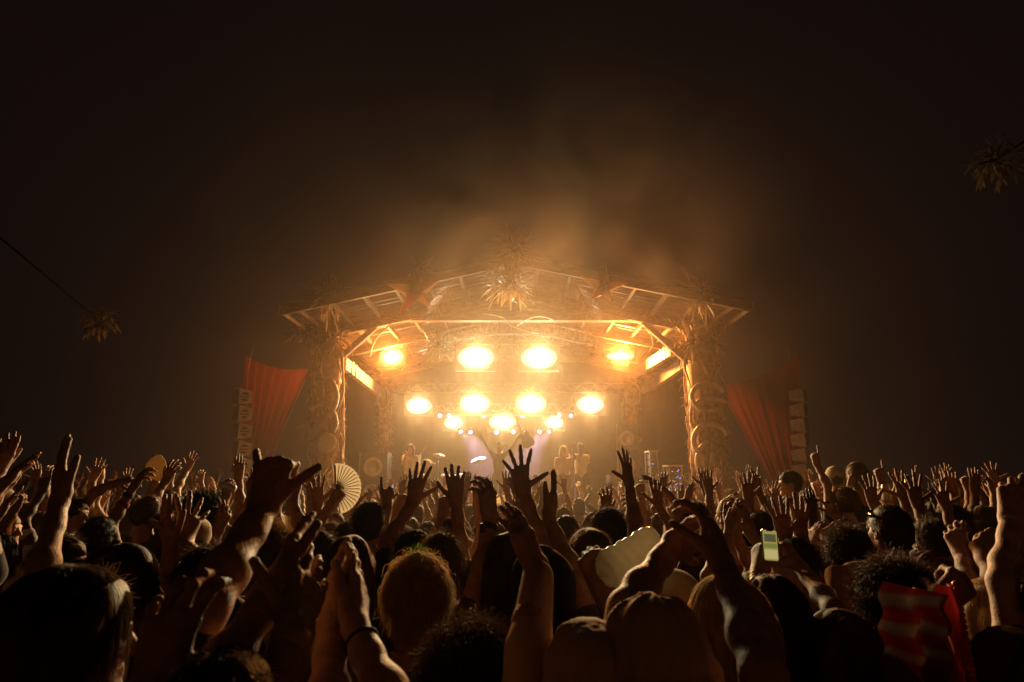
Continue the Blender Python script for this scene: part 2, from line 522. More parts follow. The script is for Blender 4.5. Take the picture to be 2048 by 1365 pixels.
# ================================================================== columns bound in vines, hoops and drums
def wig(seed):
    r = random.Random(seed)
    return [(r.uniform(.5, 2.2), r.uniform(0, 6.3), r.uniform(.3, 1)) for _ in range(3)]
def vine_column(px_top, px_bot, Y, r0, ztop, label, seed, hoops, nv=34):
    rr = random.Random(seed)
    base = P(px_bot, 960, Y); topp = P(px_top, 720, Y)
    ax = lambda z: Vector((base.x + (topp.x - base.x) * (z - base.z) / (topp.z - base.z), Y, z))
    t = empty('vine_column', (base.x, Y, 0), label, 'column', 'columns bound in vines')
    part('post', MB().tube([ax(0), ax(ztop / 2), ax(ztop)], [r0 * .95, r0 * .9, r0 * .85], 14), M['vine'], t, True)
    for k in range(nv):
        a0 = rr.uniform(0, 6.28); tw = rr.uniform(-2.6, 2.6); w = wig(seed * 100 + k); z0 = rr.uniform(0, ztop * .45); z1 = rr.uniform(ztop * .55, ztop)
        pts, rad = [], []
        n = 22
        rk = rr.uniform(.02, .055)
        for i in range(n + 1):
            z = z0 + (z1 - z0) * i / n
            a = a0 + tw * i / n + .25 * math.sin(w[0][0] * z * 2 + w[0][1])
            rad_ = r0 * (.98 + .22 * math.sin(w[1][0] * z * 2.4 + w[1][1]) * w[1][2] * .6)
            c = ax(z)
            pts.append(c + Vector((math.cos(a) * rad_, math.sin(a) * rad_, 0)))
            rad.append(rk * (.7 + .3 * math.sin(i * .9 + w[2][1])))
        part('vine', MB().tube(pts, rad, 6), M['vine'], t, True)
    # loose dry fibres
    fb = MB()
    for k in range(260):
        a = rr.uniform(0, 6.28); z = rr.uniform(1.0, ztop); c = ax(z)
        p = c + Vector((math.cos(a), math.sin(a), 0)) * r0 * rr.uniform(.85, 1.05)
        d = Vector((math.cos(a + 1.2), math.sin(a + 1.2), rr.uniform(-1.2, .6)))
        q = p + d * rr.uniform(.06, .16) + Vector((math.cos(a), math.sin(a), 0)) * rr.uniform(0, .06)
        q2 = q + d * .08 + Vector((0, 0, -.06))
        fb.tube([p, q, q2], [.006, .005, .002], 4)
    tag(part('loose_fibre', fb, M['vine'], t, True), kind='stuff')
    for (zc, rx, tilt, a0, a1, thick, off) in hoops:
        pts = []
        for i in range(29):
            a = R(a0 + (a1 - a0) * i / 28)
            c = ax(zc)
            pts.append(c + Vector((math.cos(a) * rx + off, -abs(math.sin(a)) * .1 - r0 * .85 - .05 * math.cos(a * 2), math.sin(a) * rx * tilt)))
        part('pale_hose', MB().tube(pts, [thick * (1 + .10 * (i % 2)) for i in range(29)], 10), M['hose'], t, True)
    return t, ax
tl, axl = vine_column(657, 652, 15, .38, hz, 'vine wrapped column on the left of the stage with a pale drum', 5,
            [(P(0, 800, 15).z, .42, 1.25, -60, 95, .055, -.08), (P(0, 850, 15).z, .40, 1.1, -30, 130, .045, -.06)])
tr, axr = vine_column(1402, 1418, 15, .42, hz, 'vine wrapped column on the right of the stage with looping pale hoses', 9,
            [(P(0, 798, 15).z, .40, .85, 20, 300, .055, -.02), (P(0, 812, 15).z, .36, .35, 10, 200, .05, .05),
             (P(0, 885, 15).z, .42, 1.0, 20, 250, .062, -.02), (P(0, 925, 15).z, .44, 1.15, 110, 285, .062, .06)])
vine_column(770, 768, 19.7, .2, 5.2, 'slimmer vine column at the back left of the stage', 21, [(P(0, 800, 19.7).z, .2, 1.7, 0, 360, .03, 0)], 12)
vine_column(1262, 1264, 19.7, .2, 5.2, 'slimmer vine column at the back right of the stage', 22, [(P(0, 790, 19.7).z, .24, 1.5, 0, 360, .035, 0), (P(0, 880, 19.7).z, .25, .5, 0, 360, .03, 0)], 12)
# pale drum and snout shapes on the columns
c = P(654, 886, 14.55)
d = empty('round_drum', c, 'pale round drum skin fixed to the left column', 'drum')
Mx = Matrix.Translation(c) @ Matrix.Rotation(R(90), 4, 'X') @ Matrix.Rotation(R(15), 4, 'Y')
part('skin', MB().lathe([(.245, .0), (.24, .035), (.17, .055), (.02, .06)], 28, Mx), M['drumskin'], d, True)
part('rim', MB().lathe([(.25, -.14), (.272, -.1), (.272, .02), (.25, .022)], 28, Mx), M['vine'], d, True)

# ---- leafy masses
def leaf_cluster(name, c, n, rad, length, width, m, label, cat='plant', seed=1, flat=1.0, group=None, stems=6, droop=.5):
    r = random.Random(seed)
    c = Vector(c)
    t = empty(name, c, label, cat, group)
    sb = MB()
    for k in range(stems):
        d = Vector((r.gauss(0, 1), r.gauss(0, 1) * flat, r.gauss(.2, .8))).normalized()
        sb.tube([c - d * rad * .3, c + d * rad * .5, c + d * rad + Vector((0, 0, -.05))], [.03, .018, .006], 6)
    part('stem', sb, M['bark'], t, True)
    lb = MB()
    for k in range(n):
        d = Vector((r.gauss(0, 1), r.gauss(0, 1) * flat, r.gauss(.15, .9))).normalized()
        b = c + d * rad * r.random() ** .5
        d2 = (d + Vector((r.gauss(0, .5), r.gauss(0, .5), r.gauss(0, .5)))).normalized()
        lb.leaf(b, d2, length * r.uniform(.6, 1.3), width * r.uniform(.7, 1.3), droop * r.uniform(.3, 1.6), 4)
    tag(part('foliage', lb, m, t, False), kind='stuff')
    return t
leaf_cluster('hanging_plant', P(660, 672, 14.7), 240, .45, .42, .05, M['dryleaf'], 'shaggy plant mass at the head of the left column', seed=3)
leaf_cluster('hanging_plant', P(618, 655, 14.6), 120, .35, .42, .05, M['leaf'], 'dark leafy plant under the left eave of the stage roof', seed=4)
leaf_cluster('hanging_plant', P(1392, 680, 14.7), 260, .5, .42, .05, M['dryleaf'], 'shaggy plant mass at the head of the right column', seed=5)
leaf_cluster('hanging_plant', P(1425, 640, 14.5), 120, .4, .42, .05, M['leaf'], 'dark leafy plant under the right eave of the stage roof', seed=6)
leaf_cluster('hanging_plant', P(1020, 565, 12.9), 330, .5, .32, .04, M['dryleaf'], 'tangled plant centrepiece under the peak of the roof', seed=7)
leaf_cluster('hanging_plant', P(1028, 500, 12.5), 90, .18, .55, .04, M['dryleaf'], 'spiky plant standing on the peak of the roof', seed=8, flat=.5)
leaf_cluster('hanging_plant', P(875, 690, 16.2), 130, .3, .38, .05, M['leaf'], 'leafy plant hanging at the left end of the arched truss', seed=10)
leaf_cluster('hanging_plant', P(660, 600, 12.8), 70, .26, .5, .045, M['dryleaf'], 'spiky plant on the roof front beside the left eave', seed=12)
leaf_cluster('hanging_plant', P(1400, 590, 12.8), 90, .3, .5, .045, M['dryleaf'], 'spiky plant on the roof front beside the right eave', seed=13)
leaf_cluster('shrub', P(1420, 985, 14.2), 150, .45, .6, .02, M['dryleaf'], 'dry grass shrub at the foot of the right column', seed=14, stems=14)
leaf_cluster('shrub', P(625, 850, 14.7), 40, .12, .42, .016, M['dryleaf'], 'upright dry reeds sprouting from the left column', seed=15, stems=10)
leaf_cluster('shrub', P(640, 960, 14.3), 60, .2, .5, .02, M['dryleaf'], 'dry reeds at the foot of the left column', seed=16, stems=14)
# palm fronds along the tie beam
def frond(c, d, length, label, seed):
    r = random.Random(seed)
    c = Vector(c); d = Vector(d).normalized()
    t = empty('palm_frond', c, label, 'palm frond', 'palm fronds on the roof beam')
    n = 18
    pts = [c + d * length * i / n + Vector((0, 0, -.25 * (i / n) ** 2)) for i in range(n + 1)]
    part('midrib', MB().tube(pts, [.014 * (1 - .8 * i / n) for i in range(n + 1)], 5), M['vine'], t, True)
    sd = d.cross(Vector((0, 1, 0)))
    for i in range(2, n + 1):
        for sg in (-1, 1):
            dd = (d * .55 + sd * sg + Vector((0, r.uniform(-.3, .3), -.25))).normalized()
            part('leaflet', MB().leaf(pts[i], dd, .32 * math.sin(math.pi * (.15 + .8 * i / n)) + .05, .025, .6, 3), M['dryleaf'], t)
frond(P(1270, 622, 14.4), (1, -.1, .08), 1.1, 'pale palm frond lying along the right half of the roof beam', 1)
frond(P(760, 640, 14.6), (1, -.1, .25), 1.2, 'palm frond on the roof beam below the left star', 2)
frond(P(905, 560, 12.7), (-.6, -.1, -1), .9, 'palm frond drooping from the roof edge left of the centrepiece', 3)
frond(P(1150, 570, 12.7), (.6, -.1, -.9), .8, 'palm frond drooping from the roof edge right of the centrepiece', 4)
frond(P(690, 590, 12.6), (-.9, -.1, .5), .8, 'palm frond sticking up from the left roof slope', 5)

# star lanterns
def star(c, rad, label, seed, rot):
    t = empty('star_lantern', c, label, 'star lantern', 'paper star lanterns')
    c = Vector(c)
    r = random.Random(seed)
    dirs = []
    for k in range(5):
        a = R(90 + 72 * k) + rot
        dirs.append(Vector((math.cos(a), -.28, math.sin(a))))
    dirs += [Vector((.15, -1, .1)), Vector((.4, .8, .5)), Vector((-.5, .8, -.2))]
    for k, d in enumerate(dirs):
        d = d.normalized()
        q = d.to_track_quat('Z', 'Y').to_matrix()
        ln = rad * r.uniform(.85, 1.15) * (.6 if k >= 5 else 1)
        cr = [c + q @ Vector((math.cos(R(45 + 90 * i)) * rad * .30, math.sin(R(45 + 90 * i)) * rad * .30, rad * .12)) for i in range(4)]
        tip = c + d * ln
        sp = None
        for i in range(4):
            o = part('paper_panel', MB().add([cr[i], cr[(i + 1) % 4], tip, c], [(0, 1, 2), (1, 0, 3)]), M['starred'] if (i + k) % 2 else M['starcream'], t)
star(P(832, 585, 12.45), .62, 'red and cream paper star lantern on the left roof slope', 1, .1)
star(P(845, 540, 12.5), .38, 'smaller red star lantern above the one on the left roof slope', 3, .6)
star(P(1205, 578, 12.45), .50, 'red and cream paper star lantern on the right roof slope', 2, -.15)

# pale side beams running back to the rear columns
for sx, p0, p1, lb in ((-1, P(688, 728, 15.2), P(768, 792, 19.4), 'pale boxed side beam running back from the left column'),
                       (1, P(1388, 712, 15.2), P(1288, 782, 19.4), 'pale boxed side beam running back from the right column'),
                       (1, P(1345, 700, 15.4), P(1268, 748, 19.4), 'upper pale side beam running back under the right roof slope')):
    t = empty('side_beam', p0, lb, 'beam')
    a, b = Vector(p0), Vector(p1)
    part('beam_box', MB().bar(a, b, .14, .3), M['paleboard'], t)
    for u in (.12, .2):
        q = a.lerp(b, u)
        part('clamp_band', MB().bar(q - (b - a).normalized() * .04, q + (b - a).normalized() * .04, .17, .33), M['black'], t)
# cables looping under the beam
def cable(pts, label, r=.018):
    o = MB().tube(pts, r, 6).build('cable', M['hose'], smooth=True)
    tag(o, label, 'cable')
cable([P(965 + 14 * i, 628 + 30 * math.sin(i / 12 * 2.2) ** 2 + (10 if i > 3 else 0), 14.6) for i in range(9)], 'thin pale cable sagging under the middle of the beam', .012)
cable([P(1030 + 9 * i, 655 - 22 * math.sin(i / 9 * 2.6), 14.6) for i in range(10)], 'thin pale cable arching right of the beam centre', .012)
cable([P(740, 712, 14.9), P(745, 690, 14.9), P(758, 670, 14.9), P(780, 650, 14.9), P(790, 640, 14.9)], 'pale rope hanging from the left end of the beam', .02)
cable([P(1298, 705, 14.9), P(1306, 690, 14.9), P(1303, 670, 14.9), P(1290, 655, 14.9)], 'pale rope hanging from the right end of the beam', .014)

# ================================================================== loudspeaker columns
def line_array(px0, py0, px1, py1, Y, n, yaw, label, mat_, w=.62, vis=1):
    t0, t1 = P(px0, py0, Y), P(px1, py1, Y)
    t = empty('line_array', (t1.x, Y, t1.z), label, 'loudspeaker', 'hanging loudspeaker columns')
    hh = (t0 - t1).length / n
    for k in range(n):
        c = t0.lerp(t1, (k + .5) / n)
        rot = Matrix.Rotation(yaw, 3, 'Z') @ Matrix.Rotation(R(2 + k * 2.0) * vis, 3, 'X')
        # trapezoid side, deep box: local x is depth, local y the side seen from here
        dpt, wid = .31, .34
        V = []
        for yy in (-wid / 2, wid / 2):
            V += [Vector((-dpt / 2, yy, -hh * .49)), Vector((dpt / 2, yy, -hh * .33)), Vector((dpt / 2, yy, hh * .33)), Vector((-dpt / 2, yy, hh * .49))]
        V = [c + rot @ v for v in V]
        b = part('speaker_box', MB().add(V, [(0, 1, 2, 3), (7, 6, 5, 4), (4, 5, 1, 0), (5, 6, 2, 1), (6, 7, 3, 2), (7, 4, 0, 3)]), mat_, t)
        # octagonal handle recess with bars
        hr = hh * .27
        ring = [c + rot @ Vector((math.cos(R(22.5 + 45 * i)) * hr - .02, -wid / 2 - .004, math.sin(R(22.5 + 45 * i)) * hr)) for i in range(8)]
        ring2 = [c + rot @ Vector((math.cos(R(22.5 + 45 * i)) * hr * .9 - .02, -wid / 2 - .006, math.sin(R(22.5 + 45 * i)) * hr * .9)) for i in range(8)]
        part('handle_recess', MB().add(ring, [tuple(range(7, -1, -1))]), M['black'], b)
        for dz in (-.35, .25):
            part('handle_bar', MB().bar(c + rot @ Vector((-hr * .9 - .02, -wid / 2 - .012, dz * hr)), c + rot @ Vector((hr * .9 - .02, -wid / 2 - .012, dz * hr)), .012, .035), mat_, b)
        part('grille', MB().box(c + rot @ Vector((-dpt / 2 - .006, 0, 0)), (.01, wid * .92, hh * .86), rot), M['black'], b)
    part('rigging_bar', MB().tube([t0 + Vector((0, 0, .0)), P(px0 + (22 if px0 < 1024 else -24), 690, Y)], .006, 6), M['black'], t, True)
    return t
line_array(486, 778, 482, 985, 14.2, 6, R(46), 'column of six pale loudspeaker boxes hanging left of the stage', M['paspeaker'])
line_array(1596, 778, 1604, 985, 14.2, 7, R(140), 'column of dark loudspeaker boxes hanging right of the stage', M['steel'], vis=-1)

# ================================================================== red drapes
def drape(cor, Y, label, seed, hang):
    r = random.Random(seed)
    ph = [(r.uniform(6, 60), r.uniform(0, 6.28), r.uniform(.2, .9)) for _ in range(8)]
    A, B, Cc, D = cor      # top inner, top outer, bottom outer, bottom inner
    def fn(u, v):
        top = Vector(A).lerp(Vector(B), u); bot = Vector(D).lerp(Vector(Cc), u)
        p = top.lerp(bot, v)
        f = sum(math.sin(u * a + b + v * 1.5) * c for a, b, c in ph)
        return p + Vector((.01 * f, .022 * f * (.35 + .65 * v), .05 * math.sin(math.pi * u) * (1 - v) * -3 * hang))
    o = MB().grid(fn, 90, 24).build('red_drape', M['drape'], smooth=True)
    tag(o, label, 'drape', 'red drapes beside the stage')
drape([P(618, 738, 14.9), P(490, 712, 14.6), P(478, 1010, 14.5), P(508, 1000, 14.9)], 14.8, 'red drape tied up between the left column and the loudspeakers', 1, 1)
drape([P(1436, 772, 14.9), P(1596, 712, 14.6), P(1606, 1010, 14.5), P(1560, 1000, 14.9)], 14.8, 'red drape tied up between the right column and the loudspeakers', 2, 1)
o = MB().tube([P(614, 748, 14.8), P(565, 858, 14.85), P(512, 985, 14.85)], .022, 6).build('drape_rope', M['drape'], smooth=True)
tag(o, 'red rope edging of the drape left of the stage', 'rope')

# ================================================================== equipment on the stage
def speaker_stack(px, py_top, Y, w, label, n=2):
    t0 = P(px, py_top, Y)
    t = empty('speaker_stack', (t0.x, Y, DECK), label, 'loudspeaker')
    h = (t0.z - DECK) / n
    for k in range(n):
        c = Vector((t0.x, Y, DECK + h * (k + .5)))
        part('cabinet', MB().box(c, (w, .6, h - .02)), M['black'], t)
        Mx = Matrix.Translation(c + Vector((0, -.305, -.05))) @ Matrix.Rotation(R(90), 4, 'X')
        part('driver_cone', MB().lathe([(w * .36, .0), (w * .36, .012), (w * .30, .01), (w * .1, -.02)], 20, Mx), M['steel'], t, True)
        part('corner_strip', MB().box(c + Vector((-w / 2 + .02, -.306, 0)), (.03, .012, h - .03)), M['steel'], t)
speaker_stack(752, 905, 17.5, .8, 'dark loudspeaker stack at the left wing of the stage')
speaker_stack(1238, 950, 16.6, .62, 'dark box with pale corner edge at the right of the band', 1)
speaker_stack(1250, 850, 19.4, .7, 'tall dark loudspeaker stack beside the rear right column', 3)

def rack(px0, px1, py0, py1, Y, label, led):
    a, b = P(px0, py0, Y), P(px1, py1, Y)
    t = empty('equipment_rack', ((a.x + b.x) / 2, Y, DECK), label, 'rack')
    w, h = abs(b.x - a.x), a.z - DECK
    cx = (a.x + b.x) / 2
    for x in (a.x, b.x):
        for yy in (Y, Y + .55):
            part('upright', MB().box((x, yy, DECK + h / 2), (.035, .035, h)), M['steel'], t)
    n = max(3, int(h / .17))
    for k in range(n):
        z = DECK + h * (k + .5) / n
        part('unit', MB().box((cx, Y + .28, z), (w - .06, .5, h / n - .025)), M['black'], t)
        for q in range(4):
            if rng.random() < led:
                part('indicator', MB().box((cx + rng.uniform(-.4, .4) * w, Y + .024, z + rng.uniform(-.03, .03)), (rng.uniform(.015, .05), .006, .012)), M['led'], t)
    part('top_tray', MB().box((cx, Y + .26, DECK + h + .025), (w + .06, .6, .04)), M['paleboard'], t)
rack(1300, 1318, 905, 985, 15.6, 'slim metal equipment rack behind the right column', .25)
rack(1338, 1366, 934, 985, 15.4, 'wide equipment rack with blue indicator lights left of the right column', .95)
c0 = P(1322, 966, 15.3)
t = empty('lit_console', (c0.x, 15.3, DECK), 'low console edged with bright blue lights', 'console')
part('body', MB().box((c0.x + .1, 15.45, DECK + .25), (.55, .3, .5)), M['black'], t)
part('light_strip', MB().box((c0.x + .1, 15.288, DECK + .5), (.52, .01, .05)), M['ledpale'], t)
for k in range(16):
    part('indicator', MB().box((c0.x - .14 + rng.uniform(0, .18), 15.29, DECK + rng.uniform(.08, .45)), (.03, .008, .02)), M['led'], t)

# drum kit behind the singer, microphone stands, monitor wedges
dk = P(905, 985, 18.3)
kit = empty('drum_kit', (dk.x, 18.3, DECK), 'drum kit with cymbals behind and left of the singer', 'drum kit')
def drum(c, r, d, ax):
    Mx = Matrix.Translation(c) @ Vector(ax).to_track_quat('Z', 'Y').to_matrix().to_4x4()
    s_ = part('drum_shell', MB().lathe([(r, -d / 2), (r, d / 2)], 24, Mx), M['drumshell'], kit, True)
    part('drum_head', MB().lathe([(r * .97, d / 2 + .004), (r * .9, d / 2 + .012), (.02, d / 2 + .014)], 24, Mx), M['drumskin'], s_, True)
    part('hoop', MB().lathe([(r * 1.03, d / 2 - .03), (r * 1.03, d / 2 + .003), (r * .98, d / 2 + .003)], 24, Mx), M['chrome'], s_, True)
B0 = Vector((dk.x, 18.3, DECK))
drum(B0 + Vector((0, 0, .30)), .29, .4, (0, -1, 0))
drum(B0 + Vector((-.22, -.05, .75)), .15, .2, (.1, -.5, 1))
drum(B0 + Vector((.2, -.05, .75)), .16, .22, (-.1, -.5, 1))
drum(B0 + Vector((.6, .2, .4)), .21, .4, (0, 0, 1))
drum(B0 + Vector((-.55, .25, .55)), .18, .14, (0, 0, 1))
for (x, y, z, r_, tl_) in ((-.75, .1, 1.25, .22, .3), (.75, .1, 1.3, .24, -.3), (-.5, .5, 1.45, .2, .15), (-.95, .3, .85, .17, 0)):
    c = B0 + Vector((x, y, z))
    Mx = Matrix.Translation(c) @ Matrix.Rotation(tl_, 4, 'Y') @ Matrix.Rotation(.35, 4, 'X')
    part('cymbal', MB().lathe([(r_, 0), (.05, .022), (.03, .045), (.005, .05)], 24, Mx), M['brass'], kit, True)
    st_ = part('cymbal_stand', MB().tube([c, B0 + Vector((x, y + .02, .35))], .012, 6), M['chrome'], kit, True)
    for k in range(3):
        a = k * 2.09
        part('stand_leg', MB().tube([B0 + Vector((x, y + .02, .36)), B0 + Vector((x + .22 * math.cos(a), y + .22 * math.sin(a), .01))], .01, 5), M['chrome'], st_, True)
def mic_stand(px, Y, h, label, boom):
    b = P(px, 990, Y); b.z = DECK
    t = empty('microphone_stand', b, label, 'microphone stand')
    part('pole', MB().tube([b + Vector((0, 0, .03)), b + Vector((0, 0, h))], .013, 6), M['steel'], t, True)
    part('base', MB().lathe([(.16, 0), (.16, .02), (.03, .035)], 18, Matrix.Translation(b)), M['black'], t, True)
    e = b + Vector((boom, -.25, h + .14))
    bm_ = part('boom', MB().tube([b + Vector((-boom * .5, .15, h - .07)), e], .01, 6), M['steel'], t, True)
    part('microphone', MB().tube([e, e + Vector((boom * .1, -.1, .02)), e + Vector((boom * .12, -.13, .03))], [.014, .02, .024], 8), M['black'], bm_, True)
mic_stand(1004, 15.9, 1.45, 'microphone stand in front of the singer', .1)
mic_stand(1140, 15.9, 1.4, 'microphone stand between the two performers on the right', -.12)
mic_stand(838, 16.2, 1.4, 'microphone stand beside the performer on the left', .15)
for px, lb in ((900, 'dark wedge monitor at the front of the stage, left of the singer'), (1095, 'dark wedge monitor at the front of the stage, right of the singer'), (1195, 'dark wedge monitor at the front of the stage below the man in white')):
    b = P(px, 990, 14.9)
    t = empty('monitor_wedge', (b.x, 14.9, DECK), lb, 'monitor speaker', 'wedge monitors')
    V = [Vector((b.x + x, 14.9 + y, DECK + z)) for x in (-.3, .3) for (y, z) in ((-.22, 0), (.28, 0), (.28, .14), (-.05, .36))]
    part('cabinet', MB().add(V, [(0, 1, 2, 3), (7, 6, 5, 4), (0, 4, 5, 1), (1, 5, 6, 2), (2, 6, 7, 3), (3, 7, 4, 0)]), M['black'], t)
    part('grille', MB().add([V[2] + Vector((.03, .006, .006)), V[6] + Vector((-.03, .006, .006)), V[7] + Vector((-.03, .006, .006)), V[3] + Vector((.03, .006, .006))], [(0, 1, 2, 3)]), M['steel'], t)
b = P(1063, 975, 16.4)
t = empty('cooler_box', (b.x, 16.4, DECK), 'red plastic box on the stage right of the singer', 'box')
part('tub', MB().box((b.x, 16.4, DECK + .3), (.34, .3, .6)), M['redplastic'], t)
part('lid', MB().box((b.x, 16.4, DECK + .63), (.37, .33, .05)), M['drumskin'], t)
for px, y, lb in ((785, 16.8, 'pale violet light tube standing left of the band'), (1222, 16.4, 'pale violet light tube at the corner of the dark box')):
    b = P(px, 985, y)
    t = empty('light_tube', (b.x, y, DECK), lb, 'light tube')
    part('tube', MB().tube([(b.x, y - .05, DECK + .05), (b.x, y - .05, DECK + .62)], .022, 8), M['ledpale'], t, True)
    part('foot', MB().lathe([(.08, 0), (.08, .03), (.03, .045)], 14, Matrix.Translation((b.x, y - .05, DECK))), M['black'], t, True)

# crowd barrier
ORD = ['first', 'second', 'third', 'fourth', 'fifth', 'sixth', 'seventh', 'eighth', 'ninth', 'tenth', 'eleventh', 'twelfth', 'thirteenth']
for k in range(13):
    x0 = -7.8 + k * 1.2
    t = empty('crowd_barrier', (x0 + .6, 13.75, 0), f'steel crowd barrier panel before the stage, {ORD[k]} from the left', 'barrier', 'crowd barrier panels')
    part('frame', MB().tube([(x0 + .02, 13.75, .04), (x0 + .02, 13.75, 1.15), (x0 + 1.18, 13.75, 1.15), (x0 + 1.18, 13.75, .04)], .024, 6), M['steel'], t, True)
    part('sheet_panel', MB().box((x0 + .6, 13.77, .55), (1.1, .01, .95)), M['steel'], t)
    part('step', MB().box((x0 + .6, 14.05, .16), (1.12, .45, .03)), M['steel'], t)

# ================================================================== trees at the edges of the clearing
def tree(base, h, lean, label, seed, twigs):
    r = random.Random(seed)
    b = Vector(base)
    t = empty('gum_tree', b, label, 'tree', 'trees around the clearing')
    n = 10
    tp = b + Vector((lean[0], lean[1], h))
    pts = [b.lerp(tp, i / n) + Vector((.12 * math.sin(i * 1.3 + seed), .1 * math.cos(i + seed), 0)) for i in range(n + 1)]
    part('trunk', MB().tube(pts, [.26 * (1 - .7 * i / n) + (.14 if i == 0 else 0) for i in range(n + 1)], 12), M['bark'], t, True)
    crown = MB()
    for k in range(9):
        i = r.randint(9, n)
        a = r.uniform(0, 6.28)
        s = pts[i]
        e = s + Vector((math.cos(a), math.sin(a), r.uniform(.1, .8))) * r.uniform(1.2, 2.6)
        m_ = s.lerp(e, .5) + Vector((0, 0, .2))
        part('limb', MB().tube([s, m_, e], [.08, .05, .015], 7), M['bark'], t, True)
        for q in range(170):
            c = e.lerp(m_, r.random() * .5) + Vector((r.gauss(0, .5), r.gauss(0, .5), r.gauss(0, .4)))
            crown.leaf(c, (r.gauss(0, 1), r.gauss(0, 1), r.gauss(-.3, .6)), r.uniform(.12, .24), r.uniform(.03, .06), .5, 2)
    tag(part('crown', crown, M['leaf'], t), kind='stuff')
    for (p, rad, nl) in twigs:
        p = Vector(p)
        s = pts[5]
        part('bough', MB().tube([s, s.lerp(p, .5) + Vector((0, 0, .4)), p], [.05, .022, .008], 7), M['bark'], t, True)
        lb = MB()
        for k in range(7):
            d = Vector((r.gauss(0, 1), r.gauss(0, 1), r.gauss(0, 1))).normalized()
            lb.tube([p, p + d * rad * .8], [.012, .004], 4)
        part('twig', lb, M['bark'], t, True)
        lf = MB()
        for k in range(nl):
            d = Vector((r.gauss(0, 1), r.gauss(0, 1), r.gauss(0, 1))).normalized()
            lf.leaf(p + d * rad * r.uniform(.2, 1), d + Vector((r.gauss(0, .4), r.gauss(0, .4), r.gauss(-.2, .4))), r.uniform(.10, .2), r.uniform(.035, .055), .8, 4)
        tag(part('leaf_spray', lf, M['spray'], t, True), kind='stuff')
tree((9.6, 8.2, 0), 14.5, (-.3, 0, 0), 'dark tree outside the right edge with one leafy bough tinted as if lit reaching in', 3, [(P(1990, 322, 7.4), .33, 130)])
tree((-12.5, 10.5, 0), 16, (-.3, 0, 0), 'dark tree outside the left edge with one leafy bough tinted as if lit reaching in', 5, [(P(203, 645, 9.5), .26, 110)])

